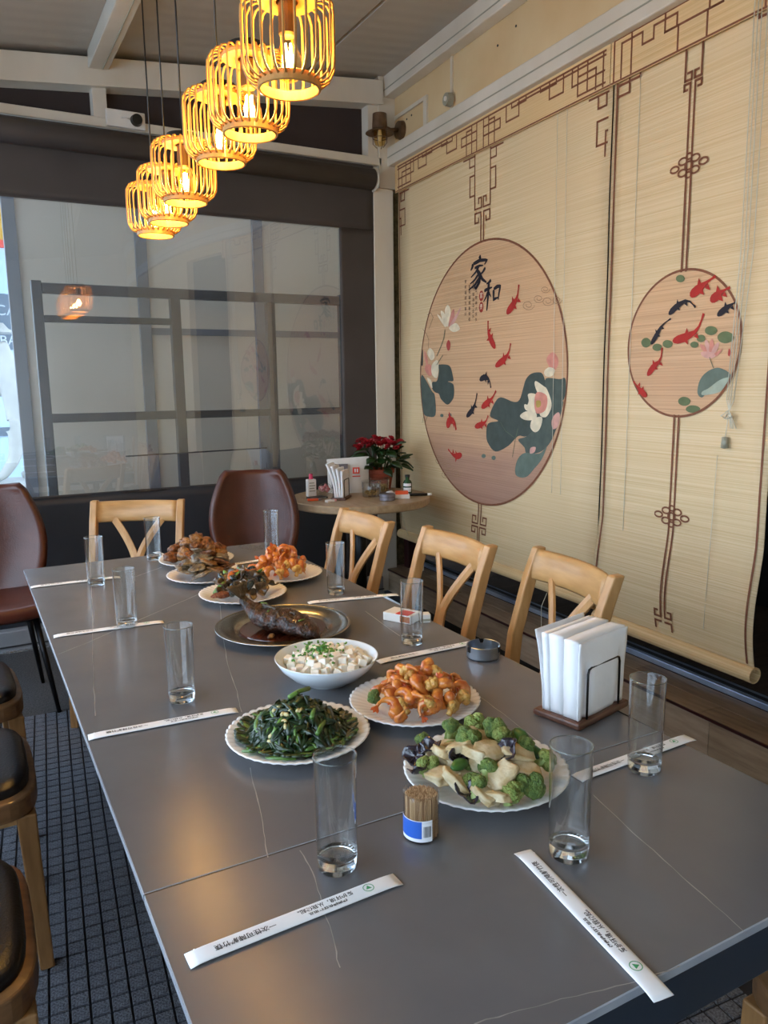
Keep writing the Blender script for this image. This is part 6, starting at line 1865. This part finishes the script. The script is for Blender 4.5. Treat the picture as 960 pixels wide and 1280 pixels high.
# cigarette box and small white box
cb = thing('cigarette_box', 'small white and red cigarette box behind a tumbler', 'box', (0.985, 1.712, TZ + .0003), radians(-62))
MB().box(-.043, .043, -.028, .028, 0, .022).build('carton', 'plastic_white', cb, bevel=.001)
MB().box(-.005, .034, -.0284, .012, .0222, .0226).build('red_flap', 'print_red', cb)
MB().box(-.0436, -.0432, -.02, .02, .003, .011).build('print_patch', 'print_ink', cb)
MB().box(.010, .040, -.0286, -.0282, .003, .019).build('health_panel', 'carrot', cb)
wb = thing('match_box', 'tiny plain white box beside the cigarette box', 'box', (1.028, 1.668, TZ + .0003), radians(-20))
MB().box(-.013, .013, -.013, .013, 0, .022).build('carton', 'plastic_white', wb, bevel=.001)
MB().box(-.0132, .0132, -.0135, -.0131, .004, .010).build('strike_strip', 'plastic_grey', wb)

# ================================================================== things on the round side table
SZ = .75 + .0003
b2t = thing('white_bottle', 'small white squeeze bottle with a pink cap on the side table', 'bottle', (1.695, 3.960, SZ))
MB().box(-.026, .026, -.018, .018, 0, .098).build('body', 'plastic_white', b2t, bevel=.006, seg=3)
MB().lathe([(0, .030), (.010, .029), (.012, .0), (0, 0)], 14, c=(0, 0, .0985)).build('cap', 'pink_cap', b2t)
for k, zz in enumerate((.03, .045, .06, .075)):
    MB().box(-.018, .018 - .006 * (k % 2), -.0186, -.0181, zz, zz + .005).build('label_line', 'plastic_grey', b2t)
cd = thing('candy_bag', 'small clear bag of red and white sweets on the side table', 'bag', (1.765, 3.930, SZ))
link('bag', blob_mesh('bag', 'jar_plastic', .045, .03, .040, .25, 1.5, 2), cd).location = (0, 0, .038)
for k in range(14):
    o = link('sweet', blob_mesh('sweet', 'candy', .013, .010, .009, .2, 1, k % 3, 1), cd)
    o.location = (rnd.uniform(-.026, .026), rnd.uniform(-.016, .016), .012 + .05 * rnd.random())
    o.rotation_euler = (rnd.random() * 3, rnd.random() * 3, 0)
n2 = thing('napkin_holder', 'dark napkin holder with wire frame on the round side table', 'napkin holder', (1.800, 3.790, SZ), radians(50))
MB().box(-.075, .075, -.042, .042, 0, .013).build('base', 'holder_wood', n2, bevel=.003)
wire_frame(-.032).build('wire', 'wire_black', n2, smooth=True)
wire_frame(.032).build('wire', 'wire_black', n2, smooth=True)
n3 = thing('napkin_stack', 'leaning white napkins in the holder on the round side table', 'napkins', (1.800, 3.790, SZ), radians(50))
for i in range(4):
    napkin(n3, -.028 + i * .013, .130, .145 + .012 * i, .0118, 0, .015 * i, i + 3.3)
pb = thing('snack_pouch', 'white and silver stand-up pouch with a red square logo on the side table', 'bag', (1.945, 3.995, SZ), radians(-20))
def pouch(u, v):
    x = (u - .5) * (.235 + .01 * v)
    th = .035 * (1 - v) ** .7 * (1 - (2 * u - 1) ** 4)
    return x, th, .200 * v + .012 * (u - .4) * v
b = MB()
nu, nv = 14, 12
front = [pouch(i / (nu - 1), j / (nv - 1)) for j in range(nv) for i in range(nu)]
b.grid(lambda u, v: (pouch(u, v)[0], -pouch(u, v)[1], pouch(u, v)[2]), nu, nv)
b.grid(lambda u, v: (pouch(u, v)[0], pouch(u, v)[1] + .001, pouch(u, v)[2]), nu, nv)
b.build('pouch', 'kraft_white', pb, smooth=True)
MB().box(.022, .062, -.0400, -.0385, .112, .148).build('logo_square', 'print_red', pb)
MB().box(.032, .040, -.0405, -.0401, .120, .140).build('logo_mark', 'paper', pb)
MB().box(.046, .054, -.0405, -.0401, .120, .140).build('logo_mark', 'paper', pb)
MB().box(.020, .066, -.0400, -.0385, .094, .100).build('logo_text', 'print_red', pb)
MB().box(-.10, -.005, -.0375, -.0365, .03, .17).build('silver_panel', 'grey_tin', pb)
for (x, y, s) in ((2.075, 3.850, 1.0), (1.975, 3.765, .9)):
    jr = thing('snack_jar', 'clear square jar of snacks %s on the side table' % ('behind' if s == 1.0 else 'in front'), 'jar', (x, y, SZ), radians(15))
    MB().lathe([(0, .002), (.048, .002), (.052, .010), (.054, .080), (.052, .082), (.0505, .080), (.048, .006), (0, .005)], 28).build('wall', 'clear_glass', jr, smooth=True)
    nt_ = MB()
    for k in range(60 if s == 1.0 else 26):
        q, a = sqrt(rnd.random()) * .040, rnd.uniform(0, 6.28)
        nt_.add([Vector(v.co) + Vector((q * cos(a), q * sin(a), .014 + rnd.random() * (.040 if s == 1.0 else .012))) for v in blob_tmp.vertices], [tuple(p.vertices) for p in blob_tmp.polygons]) if False else nt_.box(q * cos(a) - .007, q * cos(a) + .007, q * sin(a) - .005, q * sin(a) + .005, .008 + k * (.0007), .018 + k * .0007)
    o = nt_.build('snacks', 'snack', jr)
    o['kind'] = 'stuff'
    MB().lathe([(0, .010), (.053, .009), (.056, .006), (.056, 0), (0, 0)], 28, c=(0, 0, .0825)).build('lid', 'jar_plastic', jr)
a2 = thing('small_tin', 'round grey metal tin at the front of the side table', 'tin', (1.985, 3.600, SZ))
MB().lathe([(0, .0), (.040, .0), (.042, .004), (.042, .022), (.044, .024), (.044, .032), (.038, .036), (0, .036)], 28).build('body', 'grey_tin', a2, smooth=False)
MB().lathe([(.0425, .0), (.0430, .001), (.0425, .002)], 28, c=(0, 0, .018)).build('groove', 'dark_frame', a2)
c2 = thing('cigarette_box', 'white and orange cigarette box on the side table beside the grey tin', 'box', (2.085, 3.625, SZ), radians(-25))
MB().box(-.045, .045, -.028, .028, 0, .022).build('carton', 'plastic_white', c2, bevel=.001)
MB().box(-.032, .038, -.022, .022, .0225, .040).build('orange_pack', 'orange_plastic', c2, bevel=.003)
gb = thing('green_bottle', 'small dark green bottle near the blind on the side table', 'bottle', (2.205, 3.760, SZ))
MB().lathe([(0, 0), (.024, 0), (.026, .004), (.026, .062), (.020, .074), (.012, .080), (.012, .094), (0, .094)], 24).build('body', 'bottle_green', gb, smooth=True)
MB().lathe([(0, .014), (.014, .013), (.014, 0), (0, 0)], 16, c=(0, 0, .0945)).build('cap', 'plastic_black', gb)
MB().grid(lab_fn(radians(180), radians(290), .012, .036, .0264), 10, 2).build('label', 'paper', gb, smooth=True)
MB().grid(lab_fn(radians(180), radians(290), .044, .060, .0264), 10, 2).build('label', 'paper', gb, smooth=True)
pn = thing('marker_pen', 'black marker pen with white band lying by the blind on the side table', 'pen', (2.205, 3.640, SZ), radians(-25))
MB().tube([(-.07, 0, .0085), (.05, 0, .0085)], .0080, 12).build('barrel', 'plastic_black', pn, smooth=True)
MB().tube([(.0505, 0, .0085), (.075, 0, .0085)], .0072, 12).build('band', 'plastic_white', pn, smooth=True)
lt = thing('lighter', 'orange lighter at the left edge of the side table', 'lighter', (1.640, 3.800, SZ), radians(-20))
MB().box(-.035, .025, -.011, .011, 0, .013).build('body', 'orange_plastic', lt, bevel=.004)
MB().box(.0255, .040, -.010, .010, .001, .012).build('metal_head', 'grey_tin', lt, bevel=.002)
el = thing('eraser_pack', 'small white packet with pink end in front of the leaning napkins', 'packet', (1.700, 3.715, SZ), radians(15))
MB().box(-.03, .02, -.012, .012, 0, .012).build('body', 'plastic_white', el, bevel=.002)
MB().box(.0205, .034, -.012, .012, 0, .012).build('end', 'candy', el, bevel=.002)
ph = thing('flat_wallet', 'dark flat wallet beneath the white bottle on the side table', 'wallet', (1.690, 3.870, SZ), radians(10))
MB().box(-.05, .05, -.035, .035, 0, .010).build('cover', 'plastic_black', ph, bevel=.003)
MB().box(-.04, .04, -.0356, -.0351, .003, .007).build('page_edge', 'plastic_grey', ph)
nk = thing('crumpled_napkin', 'crumpled white napkin lying behind the grey tin', 'napkin', (2.06, 3.71, SZ), 0.6)
link('paper', blob_mesh('paper', 'napkin_paper', .055, .022, .012, .5, 2.2, 6, 3), nk).location = (0, 0, .012)
link('fold', blob_mesh('fold', 'napkin_paper', .030, .018, .008, .5, 2.0, 9, 2), nk).location = (.02, .008, .022)

# potted red flowers
fp = thing('potted_flowers', 'red flowering plant in a terracotta pot in the corner of the side table', 'plant', (2.175, 4.020, SZ))
fp.scale = (1.22, 1.22, 1.12)
MB().lathe([(0, 0), (.046, 0), (.060, .085), (.066, .088), (.068, .108), (.062, .110), (.058, .098), (0, .095)], 28).build('pot', 'terracotta', fp, smooth=False)
lf = MB()
for k in range(10):
    a = 2.4 * k
    lf.tube([(.02 * cos(a), .02 * sin(a), .095), (.05 * cos(a), .05 * sin(a), .17), (.085 * cos(a) * (1 if k % 2 else .6), .085 * sin(a) * (1 if k % 2 else .6), .235)], .0028, 5)
lf.build('stems', 'plant_leaf', fp, smooth=True)
leaf_me = MB().grid(lambda u, v: ((u - .5) * .045 * sin(pi * min(.98, v + .03)), .085 * v, .012 * sin(pi * v) - .25 * (u - .5) ** 2 * .1), 7, 8).mesh('leaf', 'plant_leaf', True)
for k in range(44):
    a = 2.39996 * k
    q = .015 + .075 * sqrt(rnd.random())
    o = link('leaf', leaf_me, fp, solid=.0008)
    o.location = (q * cos(a), q * sin(a), rnd.uniform(.11, .225))
    o.rotation_euler = (rnd.uniform(-.7, .6), rnd.uniform(-.5, .5), a - pi / 2)
flo_me = None
b = MB()
for ring, (n_, R, tilt, z) in enumerate(((7, .020, .25, 0), (6, .015, .7, .003), (4, .009, 1.1, .006))):
    for k in range(n_):
        a = 2 * pi * k / n_ + ring * .5
        M = Matrix.Rotation(a, 4, 'Z') @ Matrix.Rotation(-tilt, 4, 'Y')
        vs = [M @ Vector(p) + Vector((0, 0, z)) for p in ((0, -.003, 0), (R * .6, -.008, .001), (R, -.004, .004), (R, .004, .004), (R * .6, .008, .001), (0, .003, 0))]
        b.add(vs, [(0, 1, 2, 3, 4, 5)])
flo_me = b.mesh('blossom', 'petal_red', True)
for k in range(46):
    a = 2.39996 * k
    q = .115 * sqrt((k + .5) / 46)
    o = link('blossom', flo_me, fp)
    s = rnd.uniform(.9, 1.3)
    o.scale = (s, s, s)
    o.location = (q * cos(a) - .012, q * sin(a), .262 - 2.2 * q * q + rnd.uniform(-.022, .014))
    o.rotation_euler = (rnd.uniform(-.5, .5) + .4 * -sin(a), rnd.uniform(-.5, .5) + .4 * cos(a), rnd.uniform(0, 6))

# ================================================================== seen through the far left of the window
def skin_body(name, verts, edges, m, parent, root=0, sub=2):
    me = bpy.data.meshes.new(name)
    me.from_pydata([v[:3] for v in verts], edges, [])
    o = bpy.data.objects.new(name, me)
    COL.objects.link(o)
    o.parent = parent
    md = o.modifiers.new('skin', 'SKIN')
    md.use_smooth_shade = True
    for i, v in enumerate(verts):
        o.data.skin_vertices[0].data[i].radius = (v[3], v[3])
        o.data.skin_vertices[0].data[i].use_root = (i == root)
    md2 = o.modifiers.new('sub', 'SUBSURF')
    md2.levels = md2.render_levels = sub
    me.materials.append(MATS[m])
    return o
stt = thing('statue', 'white life-size statue of a striding figure in a hat outside the far left window', 'statue', (0.42, 10.0, 0.315))
V = [(.15, 0, .86, .15), (.16, 0, 1.12, .15), (.13, 0, 1.34, .16), (.10, 0, 1.46, .06), (.06, 0, 1.60, .10),
     (-.08, -.02, 1.30, .075), (-.30, -.05, 1.22, .06), (-.52, -.05, 1.26, .045), (.24, .02, 1.18, .07), (.04, .10, 1.02, .055), (-.18, .12, .96, .045),
     (.16, -.04, .56, .105), (.10, -.05, .24, .075), (-.04, -.06, .05, .055), (-.14, -.06, .03, .045),
     (.26, .06, .58, .10), (.30, .1, .28, .075), (.26, .1, .05, .055), (.16, .1, .03, .045)]
E_ = [(0, 1), (1, 2), (2, 3), (3, 4), (2, 5), (5, 6), (6, 7), (2, 8), (8, 9), (9, 10), (0, 11), (11, 12), (12, 13), (13, 14), (0, 15), (15, 16), (16, 17), (17, 18)]
skin_body('figure', V, E_, 'statue_white', stt)
MB().lathe([(0, .10), (.05, .095), (.10, .03), (.20, -.01), (.205, -.02), (.10, .01), (0, .02)], 24, c=(.06, 0, 1.70)).build('hat', 'statue_white', stt, smooth=True)
pn_ = thing('plinth', 'low pale plinth under the white statue outside', 'plinth', (0.50, 10.0, 0))
MB().box(-.75, .45, -.35, .35, -.2, .24).build('block', 'statue_white', pn_, bevel=.02)
MB().box(-.80, .50, -.40, .40, .2405, .2995).build('cap', 'statue_white', pn_, bevel=.01)
bn = thing('shop_banner', 'pale blue shop banner with round and square dark signs beyond the statue', 'banner', (0, 12.0, 0))
MB().box(-2.0, 1.2, 0, .05, -.2, 4.4).build('panel', 'banner_blue', bn)
MB().box(-.6, .78, -.05, -.001, 3.35, 4.1).build('flame_panel', 'sign_yellow', bn)
MB().box(-.6, .86, -.04, -.001, 3.25, 3.349).build('red_edge', 'print_red', bn)
o = MB().lathe([(0, .03), (.24, .03), (.25, 0), (0, 0)], 32).build('round_sign', 'sign_dark', bn)
o.rotation_euler = (pi / 2, 0, 0)
o.location = (.66, -.002, 2.40)
for body, z, sz in (('CA', 2.42, .20), ('BA', 2.02, .18)):
    q = link('sign_letters', text_mesh(body, sz, 'sign_white'), bn)
    q.rotation_euler = (pi / 2, 0, 0)
    q.location = (.68, -.04, z)
MB().box(.46, .92, -.03, -.001, 1.90, 2.13).build('square_sign', 'sign_dark', bn)
MB().box(.40, 1.0, -.03, -.001, .72, .84).build('window_strip', 'sign_dark', bn)

# ---- labels that single out the outermost pieces of each dish
from bpy_extras.object_utils import world_to_camera_view
bpy.context.view_layer.update()
def single_out(group, noun, where, rest):
    obs = [o for o in scene.objects if o.get('group') == group]
    P = {o.name: world_to_camera_view(scene, cam, o.matrix_world.translation) for o in obs}
    left = list(obs)
    for key, txt in ((lambda o: P[o.name].x, 'leftmost'), (lambda o: -P[o.name].x, 'rightmost'), (lambda o: P[o.name].y, 'front and lowest'), (lambda o: -P[o.name].y, 'topmost')):
        if len(left) < 3:
            break
        o = min(left, key=key)
        left.remove(o)
        o['label'] = '%s %s %s' % (txt, noun, where)
    for o in left:
        o['label'] = rest
single_out('broccoli florets on the near plate', 'green broccoli floret', 'on the broccoli and chicken plate', 'green broccoli floret inside the broccoli and chicken heap')
single_out('chicken slices on the near plate', 'pale chicken slice', 'on the broccoli and chicken plate', 'pale chicken slice inside the broccoli and chicken heap')
single_out('fungus pieces on the near plate', 'black wood-ear fungus', 'on the broccoli and chicken plate', 'black wood-ear fungus inside the broccoli and chicken heap')
single_out('shrimps on the nearer plate', 'orange shrimp', 'on the nearer shrimp plate', 'orange shrimp inside the heap on the nearer shrimp plate')
single_out('shrimps on the farther plate', 'orange shrimp', 'on the farther shrimp plate', 'orange shrimp inside the heap on the farther shrimp plate')
single_out('cauliflower florets on the nearer shrimp plate', 'browned cauliflower floret', 'on the nearer shrimp plate', 'browned cauliflower floret among shrimps of the nearer shrimp plate')
single_out('cauliflower florets on the farther shrimp plate', 'browned cauliflower floret', 'on the farther shrimp plate', 'browned cauliflower floret among shrimps of the farther shrimp plate')
single_out('fried chunks on the farthest plate', 'crisp fried brown chunk', 'on the farthest plate', 'crisp fried brown chunk inside the heap on the farthest plate')
single_out('fried slices in the stack', 'flaky fried slice', 'in the stack on its white plate', 'flaky fried slice inside the stack before the fried chunks')
single_out('mushroom slices in the stir-fry', 'dark mushroom slice', 'in the stir-fry behind the fish', 'dark mushroom slice inside the stir-fry heap behind the fish')
single_out('mussel shells in the stir-fry', 'blue-green mussel shell', 'in the stir-fry behind the fish', 'blue-green mussel shell inside the stir-fry heap behind the fish')
single_out('tofu cubes in the bowl', 'white tofu cube', 'in the pale bowl', 'white tofu cube inside the heap in the pale bowl')
